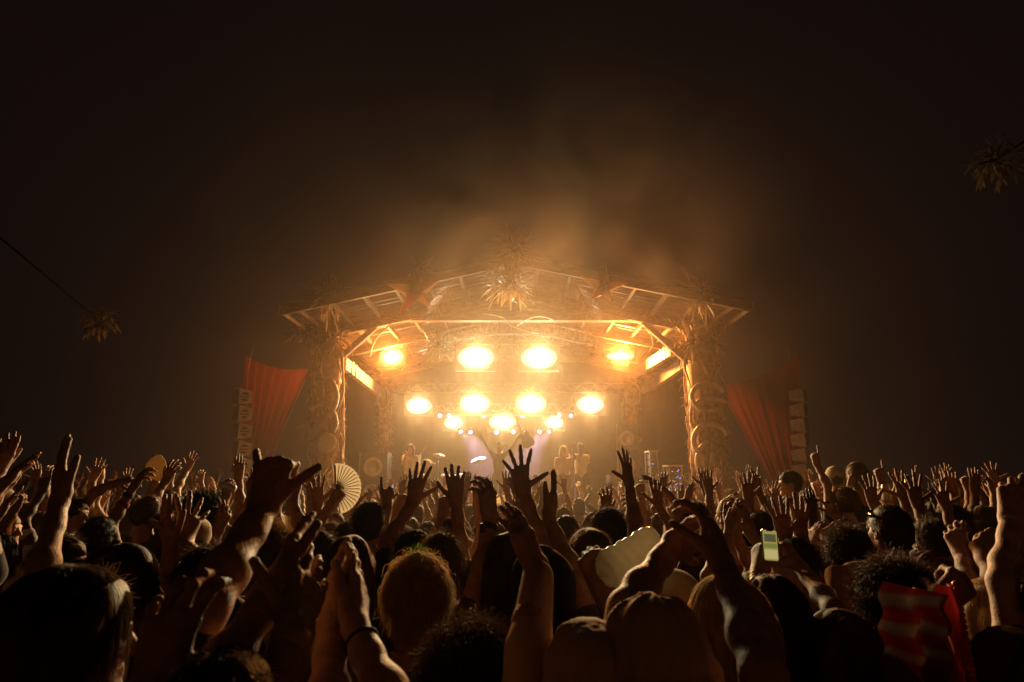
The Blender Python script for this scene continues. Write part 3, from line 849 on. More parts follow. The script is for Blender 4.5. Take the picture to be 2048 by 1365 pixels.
# ================================================================== people: smooth blended bodies
class Grid:
    """distance field on a regular grid; shapes blend into one continuous surface"""
    def __init__(s, lo, hi, h):
        s.lo = np.array(lo, np.float32); s.h = float(h)
        s.n = np.maximum(4, np.ceil((np.array(hi, np.float32) - s.lo) / h).astype(int) + 1)
        s.D = np.full(s.n, 0.12, np.float32)

    def _win(s, a, b, pad):
        i0 = np.clip(np.floor((np.minimum(a, b) - pad - s.lo) / s.h).astype(int), 0, s.n)
        i1 = np.clip(np.ceil((np.maximum(a, b) + pad - s.lo) / s.h).astype(int) + 1, 0, s.n)
        if np.any(i1 <= i0): return None
        ax = [s.lo[k] + s.h * np.arange(i0[k], i1[k], dtype=np.float32) for k in range(3)]
        X = np.stack(np.meshgrid(*ax, indexing='ij'), -1)
        return (slice(i0[0], i1[0]), slice(i0[1], i1[1]), slice(i0[2], i1[2])), X

    def _mix(s, sl, d, k, cut=False):
        a = s.D[sl]
        if cut:
            d = -d
            h = np.maximum(k - np.abs(a - d), 0) / k
            s.D[sl] = np.maximum(a, d) + h * h * k * .25
        else:
            h = np.maximum(k - np.abs(a - d), 0) / k
            s.D[sl] = np.minimum(a, d) - h * h * k * .25

    def cap(s, a, b, ra, rb, k=.02, cut=False):
        a = np.array(a, np.float32); b = np.array(b, np.float32)
        w = s._win(a, b, max(ra, rb) + k + 2.5 * s.h)
        if w is None: return
        sl, X = w
        ba = b - a
        q = max(1e-9, float(ba @ ba))
        t = np.clip(((X - a) @ ba) / q, 0, 1)
        d = np.linalg.norm(X - a - t[..., None] * ba, axis=-1) - (ra + (rb - ra) * t)
        s._mix(sl, d, k, cut)

    def ell(s, c, r, Rm=None, k=.02, cut=False):
        c = np.array(c, np.float32); r = np.array(r, np.float32)
        m = float(r.max())
        w = s._win(c - m, c + m, k + 2.5 * s.h)
        if w is None: return
        sl, X = w
        q = X - c
        if Rm is not None: q = q @ np.asarray(Rm, np.float32)
        k0 = np.linalg.norm(q / r, axis=-1)
        k1 = np.linalg.norm(q / (r * r), axis=-1) + 1e-9
        s._mix(sl, k0 * (k0 - 1) / k1, k, cut)

    def rough(s, amp, freq, seed, stretch=(1, 1, 1)):
        """cloth folds, curls: ripples of the surface itself"""
        r = np.random.RandomState(seed)
        ax = [s.lo[k] + s.h * np.arange(s.n[k], dtype=np.float32) for k in range(3)]
        X, Y, Z = np.meshgrid(*ax, indexing='ij', sparse=True)
        N = 0
        for i in range(5):
            d = r.normal(size=3); d /= np.linalg.norm(d); d *= np.array(stretch)
            f = freq * r.uniform(.6, 1.9)
            ph = r.uniform(0, 6.28)
            wob = .8 * np.sin(f * .45 * (X * d[1] - Y * d[2] + Z * d[0]) + ph * 2)
            N = N + np.sin(f * (X * d[0] + Y * d[1] + Z * d[2]) + ph + wob) / (1 + .5 * i)
        s.D += (amp * N * .5).astype(np.float32)

    def mesh(s):
        D = s.D
        S = D < 0
        c8 = [S[i:D.shape[0] - 1 + i, j:D.shape[1] - 1 + j, k:D.shape[2] - 1 + k] for i in (0, 1) for j in (0, 1) for k in (0, 1)]
        cnt = sum(c.astype(np.int8) for c in c8)
        act = (cnt > 0) & (cnt < 8)
        idx = np.argwhere(act)
        if len(idx) == 0: return np.zeros((0, 3)), np.zeros((0, 4), int)
        off = np.array([(i, j, k) for i in (0, 1) for j in (0, 1) for k in (0, 1)])
        vals = np.stack([D[idx[:, 0] + o[0], idx[:, 1] + o[1], idx[:, 2] + o[2]] for o in off], 1)
        acc = np.zeros((len(idx), 3), np.float32); num = np.zeros(len(idx), np.float32)
        for a in range(8):
            for b in range(a + 1, 8):
                if np.abs(off[a] - off[b]).sum() != 1: continue
                va, vb = vals[:, a], vals[:, b]
                m = (va < 0) != (vb < 0)
                t = np.where(m, va / np.where(m, va - vb, 1), 0)
                acc += np.where(m[:, None], off[a] + t[:, None] * (off[b] - off[a]), 0)
                num += m
        V = s.lo + s.h * (idx + acc / num[:, None])
        vid = -np.ones(act.shape, np.int32)
        vid[act] = np.arange(len(idx))
        Q = []
        for ax in range(3):
            o1, o2 = (ax + 1) % 3, (ax + 2) % 3
            sl0 = [slice(None)] * 3; sl1 = [slice(None)] * 3
            sl0[ax] = slice(0, -1); sl1[ax] = slice(1, None)
            A, B = S[tuple(sl0)], S[tuple(sl1)]
            E = np.argwhere(A != B)
            lim = [D.shape[0] - 1, D.shape[1] - 1, D.shape[2] - 1]
            ok = (E[:, o1] > 0) & (E[:, o2] > 0) & (E[:, o1] < lim[o1]) & (E[:, o2] < lim[o2])
            E = E[ok]
            if not len(E): continue
            def at(d1, d2):
                q = E.copy(); q[:, o1] -= d1; q[:, o2] -= d2
                return vid[q[:, 0], q[:, 1], q[:, 2]]
            q = np.stack([at(1, 1), at(0, 1), at(0, 0), at(1, 0)], 1)
            inside = A[E[:, 0], E[:, 1], E[:, 2]]
            q[~inside] = q[~inside][:, ::-1]
            Q.append(q)
        F = np.concatenate(Q)
        F = F[(F >= 0).all(1)]
        return V, F


def rotz(a):
    c, s = math.cos(a), math.sin(a)
    return np.array([[c, -s, 0], [s, c, 0], [0, 0, 1.0]])

def rotx(a):
    c, s = math.cos(a), math.sin(a)
    return np.array([[1, 0, 0], [0, c, -s], [0, s, c.real]], float)

def roty(a):
    c, s = math.cos(a), math.sin(a)
    return np.array([[c, 0, s], [0, 1, 0], [-s, 0, c]], float)

def unit(v):
    v = np.asarray(v, float)
    return v / max(1e-9, np.linalg.norm(v))

# ---------------------------------------------------------------- hands
# finger: (spread deg toward thumb side, mcp, pip, dip curl deg); thumb: (out deg, forward curl deg, bend deg)
POSES = {
    'open':   dict(f=[(13, 4, 8, 5), (3, 2, 6, 4), (-7, 4, 8, 5), (-18, 8, 10, 6)], t=(52, 8, 8)),
    'spread': dict(f=[(22, 0, 4, 3), (5, -3, 3, 3), (-12, 0, 4, 4), (-30, 4, 6, 5)], t=(66, 5, 0)),
    'flat':   dict(f=[(3, 6, 6, 4), (1, 5, 6, 4), (-1, 6, 7, 4), (-4, 9, 9, 5)], t=(24, 10, 6)),
    'cup':    dict(f=[(7, 22, 26, 16), (2, 26, 30, 18), (-4, 30, 32, 18), (-10, 34, 34, 20)], t=(40, 30, 16)),
    'relax':  dict(f=[(8, 14, 30, 20), (2, 24, 38, 24), (-4, 34, 44, 26), (-10, 42, 46, 26)], t=(34, 26, 22)),
    'fist':   dict(f=[(2, 78, 95, 55), (1, 82, 98, 55), (-1, 84, 98, 55), (-4, 86, 96, 55)], t=(18, 62, 40)),
    'shaka':  dict(f=[(3, 74, 95, 50), (1, 80, 98, 50), (-2, 82, 98, 50), (-36, 26, 16, 8)], t=(36, 14, -10)),
    'point':  dict(f=[(2, 2, 6, 4), (1, 74, 92, 50), (-1, 80, 94, 50), (-4, 82, 92, 50)], t=(20, 55, 34)),
    'horns':  dict(f=[(4, 2, 6, 4), (1, 60, 80, 45), (-1, 62, 80, 45), (-10, 2, 8, 5)], t=(16, 58, 34)),
    'hold':   dict(f=[(4, 46, 52, 28), (1, 48, 54, 28), (-2, 50, 54, 28), (-6, 52, 54, 28)], t=(34, 50, 18)),
    'claw':   dict(f=[(14, 10, 34, 24), (4, 8, 38, 26), (-6, 10, 38, 26), (-16, 16, 36, 24)], t=(50, 20, 20)),
}
KN = [(.030, .092), (.010, .098), (-.011, .094), (-.030, .084)]
FL = [(.043, .026, .021), (.048, .030, .022), (.044, .028, .022), (.034, .021, .019)]
FR = [.0098, .0100, .0094, .0084]

def hand_shapes(W, D, N, side, pose, sc):
    """list of capsules for a hand: wrist W, finger direction D, back-of-hand normal N, side +1 right / -1 left"""
    D = unit(D); N = np.asarray(N, float)
    N = unit(N - D * (N @ D))
    X = np.cross(N, D) * side          # thumb side
    ps = POSES[pose]
    out = []
    def L(x, y, z): return W + (X * x + N * y + D * z) * sc
    # carpus and palm
    out.append((L(.013, 0, .005), L(-.013, 0, .005), .0205 * sc, .0195 * sc, .02))
    for i, (kx, kz) in enumerate(KN):
        out.append((L(kx * .45, 0, .018), L(kx, .002, kz), .0155 * sc, .0118 * sc, .016))
    for (kx, kz) in KN:                      # knuckles and the tendons behind them
        out.append((L(kx, .005, kz), L(kx, .005, kz + .002), .0092 * sc, .0092 * sc, .010))
        out.append((L(kx * .5, .0105, .035), L(kx * .95, .0098, kz - .01), .0034 * sc, .0034 * sc, .010))
    out.append((L(.018, -.012, .03), L(.02, -.008, .066), .0185 * sc, .013 * sc, .014))   # thenar
    out.append((L(-.02, -.008, .03), L(-.027, -.005, .07), .015 * sc, .0115 * sc, .014))   # outer edge
    for i in range(4):
        sp, m, p, d = ps['f'][i]
        a = math.radians(sp)
        base = np.array([KN[i][0], 0.002, KN[i][1]])
        cur = base.copy(); ang = 0.0
        for j, (cv, ln) in enumerate(zip((m, p, d), FL[i])):
            ang += math.radians(cv)
            dr = np.array([math.sin(a) * math.cos(ang), -math.sin(ang), math.cos(a) * math.cos(ang)])
            nx = cur + dr * ln
            r0 = FR[i] * (1, .93, .86)[j] * sc; r1 = FR[i] * (.93, .86, .72)[j] * sc
            out.append((L(*cur), L(*nx), r0, r1, .004 if j else .008))
            if j: out.append((L(*cur) + N * .0012 * sc, L(*cur) + N * .0014 * sc, FR[i] * (.0, 1.01, .93)[j] * sc, FR[i] * (.0, 1.01, .93)[j] * sc, .004))
            cur = nx
    o, f, b = ps['t']
    o, f, b = math.radians(o), math.radians(f), math.radians(b)
    cur = np.array([.020, -.008, .022]); ang = o
    for j, ln in enumerate((.044, .035, .028)):
        dr = np.array([math.sin(ang) * math.cos(f), -math.sin(f), math.cos(ang) * math.cos(f)])
        nx = cur + dr * ln
        r = (.0145, .0120, .0108, .0088)
        out.append((L(*cur), L(*nx), r[j] * sc, r[j + 1] * sc, .010 if j == 0 else .004))
        cur = nx
        ang -= b * .5; f += b * .25
    return out

def arm_mesh(S, E, W, D, N, side, pose, sc, h, girth=1.0):
    S, E, W = [np.asarray(v, float) for v in (S, E, W)]
    hs = hand_shapes(W, D, N, side, pose, sc)
    pts = np.array([S, E, W] + [p for q in hs for p in q[:2]])
    G = Grid(pts.min(0) - .075, pts.max(0) + .075, h)
    g = girth
    u = E - S; f = W - E
    G.cap(S, S + u * .45, .058 * g, .050 * g, .03)
    G.cap(S + u * .3, E, .050 * g, .040 * g, .03)
    fl = np.linalg.norm(f)
    G.cap(E, E + f * .3, .038 * g, .0415 * g, .03)
    G.cap(E + f * .3, E + f * .78, .0412 * g, .0290 * g, .03)
    Xs = unit(np.cross(unit(D), N))
    for sg in (-1, 1):                       # the wrist is wider than deep
        G.cap(E + f * .7 + Xs * .006 * sg, W + Xs * .009 * sg, .0275 * g, .0198 * sc, .02)
    for a, b, r0, r1, k in hs:
        G.cap(a, b, r0, r1, k)
    return G.mesh()

# ---------------------------------------------------------------- heads, torsos, clothes
def head_into(G, c, Rm, s):
    T = lambda x, y, z: np.asarray(c) + Rm @ np.array([x, y, z]) * s
    G.ell(T(0, -.018, .028), np.array([.076, .096, .088]) * s, Rm, .02)
    G.ell(T(0, .030, -.035), np.array([.058, .062, .078]) * s, Rm, .03)
    for sx in (-1, 1):
        G.cap(T(sx * .050, -.005, -.055), T(sx * .018, .068, -.100), .020 * s, .018 * s, .03)
        G.ell(T(sx * .045, .058, -.022), np.array([.018, .02, .02]) * s, Rm, .02)      # cheekbone
    G.cap(T(-.012, .075, -.103), T(.012, .075, -.103), .016 * s, .016 * s, .02)          # chin
    G.cap(T(-.034, .080, .020), T(.034, .080, .020), .0125 * s, .0125 * s, .014)         # brow
    for sx in (-1, 1):
        G.ell(T(sx * .031, .100, -.002), np.array([.017, .014, .011]) * s, Rm, .01, cut=True)
        G.ell(T(sx * .031, .079, -.002), np.array([.0125, .0125, .0125]) * s, Rm, .004)
    G.cap(T(0, .090, .006), T(0, .112, -.034), .0075 * s, .0120 * s, .010)               # nose
    for sx in (-1, 1): G.cap(T(sx * .010, .100, -.037), T(sx * .006, .104, -.036), .0075 * s, .007 * s, .006)
    G.cap(T(-.018, .086, -.060), T(.018, .086, -.060), .0078 * s, .0078 * s, .006)
    G.cap(T(-.016, .085, -.073), T(.016, .085, -.073), .0085 * s, .0085 * s, .005)
    for sx in (-1, 1):
        er = Rm @ rotz(sx * -.35)
        G.ell(T(sx * .080, -.010, -.012), np.array([.009, .020, .033]) * s, er, .006)
        G.ell(T(sx * .086, -.004, -.008), np.array([.007, .011, .019]) * s, er, .004, cut=True)

def smooth_noise(n, r, k=5):
    return r.normal(size=n)

def strands(roots, dirs, n, seg, length, width, gravity, curl, freq, seed, spread=.25, lens=None, skull=None):
    """ribbon hair: roots (n,3), dirs (n,3)"""
    r = np.random.RandomState(seed)
    N = len(roots)
    L = length * r.uniform(.65, 1.15, N) if lens is None else lens
    p = roots.copy(); d = dirs + r.normal(size=dirs.shape) * spread
    d /= np.linalg.norm(d, axis=1, keepdims=True)
    ph = r.uniform(0, 6.28, (N, 3))
    pts = [p.copy()]
    for i in range(seg):
        t = (i + 1) / seg
        d = d + np.array([0, 0, -gravity / seg])
        d /= np.linalg.norm(d, axis=1, keepdims=True)
        w = np.stack([np.sin(freq * t * 6.28 + ph[:, 0]), np.cos(freq * t * 6.28 + ph[:, 1]), np.sin(freq * t * 5 + ph[:, 2])], 1) * curl
        p = p + (d + w) * (L / seg)[:, None]
        if skull is not None:                # hair lies on the head, not in it
            cc, Rm_, rr_ = skull
            lo = ((p - cc) @ Rm_) / rr_
            ln = np.linalg.norm(lo, axis=1)
            inside = ln < 1.0
            if inside.any():
                lo[inside] *= (1.006 / ln[inside])[:, None]
                p = np.where(inside[:, None], cc + (lo * rr_) @ Rm_.T, p)
        pts.append(p.copy())
    Pn = np.stack(pts, 1)                       # N, seg+1, 3
    tan = np.gradient(Pn, axis=1)
    sd = np.cross(tan, r.normal(size=(N, 1, 3)))
    sd /= np.linalg.norm(sd, axis=2, keepdims=True) + 1e-9
    wd = width * np.linspace(1, .35, seg + 1)[None, :, None]
    A = Pn - sd * wd; B = Pn + sd * wd
    V = np.stack([A, B], 2).reshape(-1, 3)
    base = (np.arange(N) * (seg + 1) * 2)[:, None] + (np.arange(seg) * 2)[None, :]
    base = base.ravel()
    F = np.stack([base, base + 1, base + 3, base + 2], 1)
    return V, F

def scalp(n, seed, front=.25, low=-.35):
    """random unit directions on the hair-bearing part of the skull (y forward, z up)"""
    r = np.random.RandomState(seed)
    out = []
    while len(out) < n:
        v = r.normal(size=(n * 2, 3)); v /= np.linalg.norm(v, axis=1, keepdims=True)
        ok = (v[:, 1] < front + .9 * np.maximum(0, v[:, 2] - .25)) & (v[:, 2] > low - .3 * (v[:, 1] < -.3))
        out = list(out) + list(v[ok])
    return np.array(out[:n])

HAIRCOL = {'black': (.020, .014, .011), 'dark': (.050, .028, .016), 'brown': (.13, .068, .032), 'light': (.24, .135, .06), 'blond': (.50, .32, .14), 'red': (.13, .03, .012), 'grey': (.25, .22, .19)}
for k_, c_ in HAIRCOL.items():
    m_ = fibre_mat('hair_' + k_, c_, .6, .42, .35)
    n_, l_ = m_.node_tree.nodes, m_.node_tree.links      # fine lengthwise strand relief
    t_ = n_.new('ShaderNodeTexCoord'); mp_ = n_.new('ShaderNodeMapping'); mp_.inputs['Scale'].default_value = (230, 230, 16)
    nz_ = n_.new('ShaderNodeTexNoise'); nz_.inputs['Scale'].default_value = 1.0; nz_.inputs['Detail'].default_value = 3
    bp_ = n_.new('ShaderNodeBump'); bp_.inputs['Strength'].default_value = .9; bp_.inputs['Distance'].default_value = .006
    l_.new(t_.outputs['Object'], mp_.inputs['Vector']); l_.new(mp_.outputs[0], nz_.inputs['Vector']); l_.new(nz_.outputs['Fac'], bp_.inputs['Height'])
    l_.new(bp_.outputs['Normal'], n_.get('Principled BSDF').inputs['Normal'])
    M['hair_' + k_] = m_
SKIN = {'fair': (.46, .27, .185), 'tan': (.34, .185, .115), 'olive': (.27, .145, .085), 'deep': (.085, .042, .026)}
for k_, c_ in SKIN.items():
    m_ = mat('skin_' + k_, c_, .62, var=.22, scale=34, bump=.35, bscale=190, spec=.28)
    p_ = m_.node_tree.nodes.get('Principled BSDF')
    p_.inputs['Subsurface Weight'].default_value = 0.0
    M['skin_' + k_] = m_
CLOTH = {'black': (.014, .013, .013), 'charcoal': (.065, .055, .05), 'white': (.60, .56, .50), 'tan': (.42, .28, .16), 'red': (.30, .025, .018), 'navy': (.018, .022, .045), 'grey': (.17, .155, .145), 'olive': (.075, .07, .03), 'cream': (.48, .39, .26), 'blue': (.06, .10, .20), 'rust': (.25, .08, .03)}
for k_, c_ in CLOTH.items():
    M['cloth_' + k_] = mat('cloth_' + k_, c_, .9, var=.18, scale=7, bump=.25, bscale=220, spec=.15, sheen=.15)
M['denim'] = mat('dark_denim', (.03, .035, .05), .9, var=.25, scale=9)
M['darkglass'] = mat('dark_glasses', (.012, .01, .01), .12, var=.05, spec=.6)

def hair_mesh(style, c, Rm, s, seed, q):
    """cap of hair plus loose strands; q scales how many strands"""
    r = np.random.RandomState(seed)
    Vs, Fs = [], []
    def put(V, F):
        k = sum(len(v) for v in Vs)
        Vs.append(V); Fs.append(F + k)
    T = lambda v: np.asarray(c) + (np.asarray(v) @ Rm.T) * s
    rad = np.array([.080, .101, .093])
    h = .0075 if q > .6 else .011
    G = Grid(np.asarray(c) - .30 * s, np.asarray(c) + .24 * s, h * s)
    up = T(np.array([0, -.020, .030]))
    cutk = .012
    if style in ('short', 'crop', 'curly', 'bun', 'bob', 'long', 'wavy', 'pony', 'shag'):
        extra = {'shag': .012, 'short': .010, 'crop': .003, 'curly': .020, 'bun': .006, 'bob': .016, 'long': .012, 'wavy': .020, 'pony': .006}[style]
        G.ell(up, (rad + extra) * s, Rm, .01)
        G.ell(T(np.array([0, -.045, -.015])), np.array([.074, .070, .075]) * s + extra * s * .7, Rm, .03)
        if style in ('bob', 'long', 'wavy'):
            drop = {'bob': -.13, 'long': -.26, 'wavy': -.24}[style]
            for x in (-.062, -.025, .025, .062):
                G.cap(T(np.array([x, -.06, .0])), T(np.array([x * 1.15, -.075, drop + r.uniform(-.02, .02)])), .042 * s, (.028 + extra * .5) * s, .03)
            for x in (-.076, .076):
                G.cap(T(np.array([x, -.01, .02])), T(np.array([x * 1.12, -.02, drop * .85])), .026 * s, .022 * s, .03)
        if style == 'shag':
            for x in (-.05, 0, .05):
                G.cap(T(np.array([x, -.07, -.03])), T(np.array([x * 1.1, -.075, -.15])), .032 * s, .018 * s, .03)
        if style == 'curly':
            G.ell(T(np.array([0, -.052, -.075])), np.array([.082, .062, .085]) * s, Rm, .03)
        # keep the face clear
        G.ell(T(np.array([0, .115, -.045])), np.array([.066, .075, .092]) * s, Rm, .012, cut=True)
        if style in ('short', 'crop', 'bun', 'pony'):
            for sx in (-1, 1):
                G.ell(T(np.array([sx * .085, .005, -.035])), np.array([.03, .045, .045]) * s, Rm, .01, cut=True)
            G.ell(T(np.array([0, -.05, -.135])), np.array([.12, .10, .05]) * s, Rm, .02, cut=True)
        if style == 'bun':
            G.ell(T(np.array([0, -.10, .085])), np.array([.042, .042, .040]) * s, Rm, .012)
        if style == 'pony':
            G.cap(T(np.array([0, -.105, .045])), T(np.array([0, -.16, -.05])), .028 * s, .030 * s, .015)
            G.cap(T(np.array([0, -.16, -.05])), T(np.array([0.01, -.15, -.20])), .030 * s, .012 * s, .015)
        amp = {'shag': .012, 'curly': .016, 'wavy': .009, 'short': .005}.get(style, .004)
        G.rough(amp * s, {'curly': 95, 'wavy': 60, 'short': 80}.get(style, 70) / s, seed, (1, 1, .35) if style in ('long', 'bob', 'wavy', 'pony') else (1, 1, 1))
        put(*G.mesh())
        # strands
        n = int({'shag': 2300, 'short': 1300, 'crop': 700, 'curly': 2600, 'bun': 700, 'bob': 1900, 'long': 1900, 'wavy': 2100, 'pony': 800}[style] * q)
        if n > 20:
            sc_ = scalp(n, seed + 1)
            if style in ('bob', 'long', 'wavy'):
                sc_[:, 2] = np.minimum(sc_[:, 2], .86); sc_ /= np.linalg.norm(sc_, axis=1, keepdims=True)
            roots = np.array([0, -.02, .03]) + sc_ * (rad + extra * 1.0)
            SK = (T(np.array([0, -.02, .03])), Rm, (rad + extra) * s)
            nrm = sc_.copy()
            if style == 'curly':
                V, F = strands(T(roots), nrm @ Rm.T + np.array([0, 0, -.2]), n, 7, .055 * s, .0011, .8, .75, 1.6, seed, .55, skull=SK)
            elif style in ('short', 'crop'):
                tang = np.stack([nrm[:, 0] * .5, nrm[:, 1] - .6, nrm[:, 2] * .3 - .5], 1)
                V, F = strands(T(roots), tang @ Rm.T + nrm @ Rm.T * .55, n, 4, (.045 if style == 'short' else .018) * s, .0009, .6, .18, .8, seed, .45, skull=SK)
            elif style == 'shag':
                flow = nrm * np.array([.9, .9, .5]) + np.array([0, -.15, .15])
                V, F = strands(T(roots), flow @ Rm.T * .8 + np.array([0, 0, -.3]), n, 8, .085 * s, .0009, 4.2, .34, 1.5, seed, .55, skull=SK)
            elif style in ('bun', 'pony'):
                tang = np.array([0, -.11, .07]) - roots
                tang /= np.linalg.norm(tang, axis=1, keepdims=True)
                V, F = strands(T(roots), tang @ Rm.T + nrm @ Rm.T * .25, n, 4, .06 * s, .0008, .2, .08, .6, seed, .2, skull=SK)
            else:
                tang = np.array([0, 0, -1.0]) + nrm * nrm[:, 2:3]
                tang /= np.linalg.norm(tang, axis=1, keepdims=True) + 1e-9
                dirs = (tang + nrm * .03) @ Rm.T
                ln = {'bob': .20, 'long': .34, 'wavy': .32}[style] * s
                V, F = strands(T(roots), dirs, n, 11, ln, .0009, 7.0, {'wavy': .17, 'long': .05, 'bob': .05}[style], 1.5, seed, .08, skull=SK)
            put(V, F)
    elif style in ('cap', 'beanie', 'bucket', 'hood', 'wrap'):
        if style == 'hood':
            G.ell(up, (rad + .022) * s, Rm, .01)
            G.ell(T(np.array([0, -.05, -.08])), np.array([.095, .085, .11]) * s, Rm, .05)
            G.ell(T(np.array([0, .12, -.04])), np.array([.07, .08, .10]) * s, Rm, .015, cut=True)
            G.rough(.006 * s, 40 / s, seed)
        elif style == 'wrap':
            G.ell(up, (rad + .010) * s, Rm, .01)
            G.ell(T(np.array([0, .06, -.07])), np.array([.13, .13, .09]) * s, Rm, .01, cut=True)
            G.ell(T(np.array([0, -.10, -.03])), np.array([.03, .02, .03]) * s, Rm, .01)
            G.ell(T(np.array([0, -.06, -.14])), np.array([.13, .11, .06]) * s, Rm, .02, cut=True)
            G.rough(.004 * s, 60 / s, seed, (.3, 1, 1))
        else:
            k = {'cap': .012, 'beanie': .014, 'bucket': .018}[style]
            G.ell(T(np.array([0, -.015, .035])), (rad + k) * s, Rm, .01)
            if style == 'bucket':
                G.cap(T(np.array([-.02, -.015, .085])), T(np.array([.02, -.015, .085])), .055 * s, .055 * s, .04)
                # soft brim
                for i in range(14):
                    a0, a1 = 2 * math.pi * i / 14, 2 * math.pi * (i + 1) / 14
                    G.cap(T(np.array([math.cos(a0) * .105, -.015 + math.sin(a0) * .125, .012])), T(np.array([math.cos(a1) * .105, -.015 + math.sin(a1) * .125, .012])), .014 * s, .014 * s, .02)
                ax_ = [G.lo[k] + G.h * np.arange(G.n[k], dtype=np.float32) for k in range(3)]
                gx, gy, gz = np.meshgrid(*ax_, indexing='ij', sparse=True)
                az = np.arctan2(gy - c[1], gx - c[0])
                G.D += (.0045 * s * np.sin(9 * az + 2.0 * np.sin(2 * az)) + .003 * s * np.sin(17 * az + 1)).astype(np.float32)
                G.rough(.004 * s, 55 / s, seed)
            cutz = {'cap': -.075, 'beanie': -.085, 'bucket': -.10}[style]
            G.ell(T(np.array([0, -.0, cutz])), np.array([.17, .19, .085]) * s, Rm, .008, cut=True)
            if style == 'cap':
                G.ell(T(np.array([0, .105, .022])), np.array([.078, .085, .011]) * s, Rm @ rotx(-.22), .012)
                G.cap(T(np.array([0, -.015, .140])), T(np.array([0, -.015, .143])), .010 * s, .008 * s, .004)
                G.rough(.0025 * s, 70 / s, seed)
            if style == 'beanie':
                ax_ = [G.lo[k] + G.h * np.arange(G.n[k], dtype=np.float32) for k in range(3)]
                gx, gy, gz = np.meshgrid(*ax_, indexing='ij', sparse=True)
                G.D += (.0022 * s * np.sin(30 * np.arctan2(gy - c[1], gx - c[0]))).astype(np.float32)
                G.rough(.005 * s, 60 / s, seed)
        put(*G.mesh())
    return np.concatenate(Vs), np.concatenate(Fs)

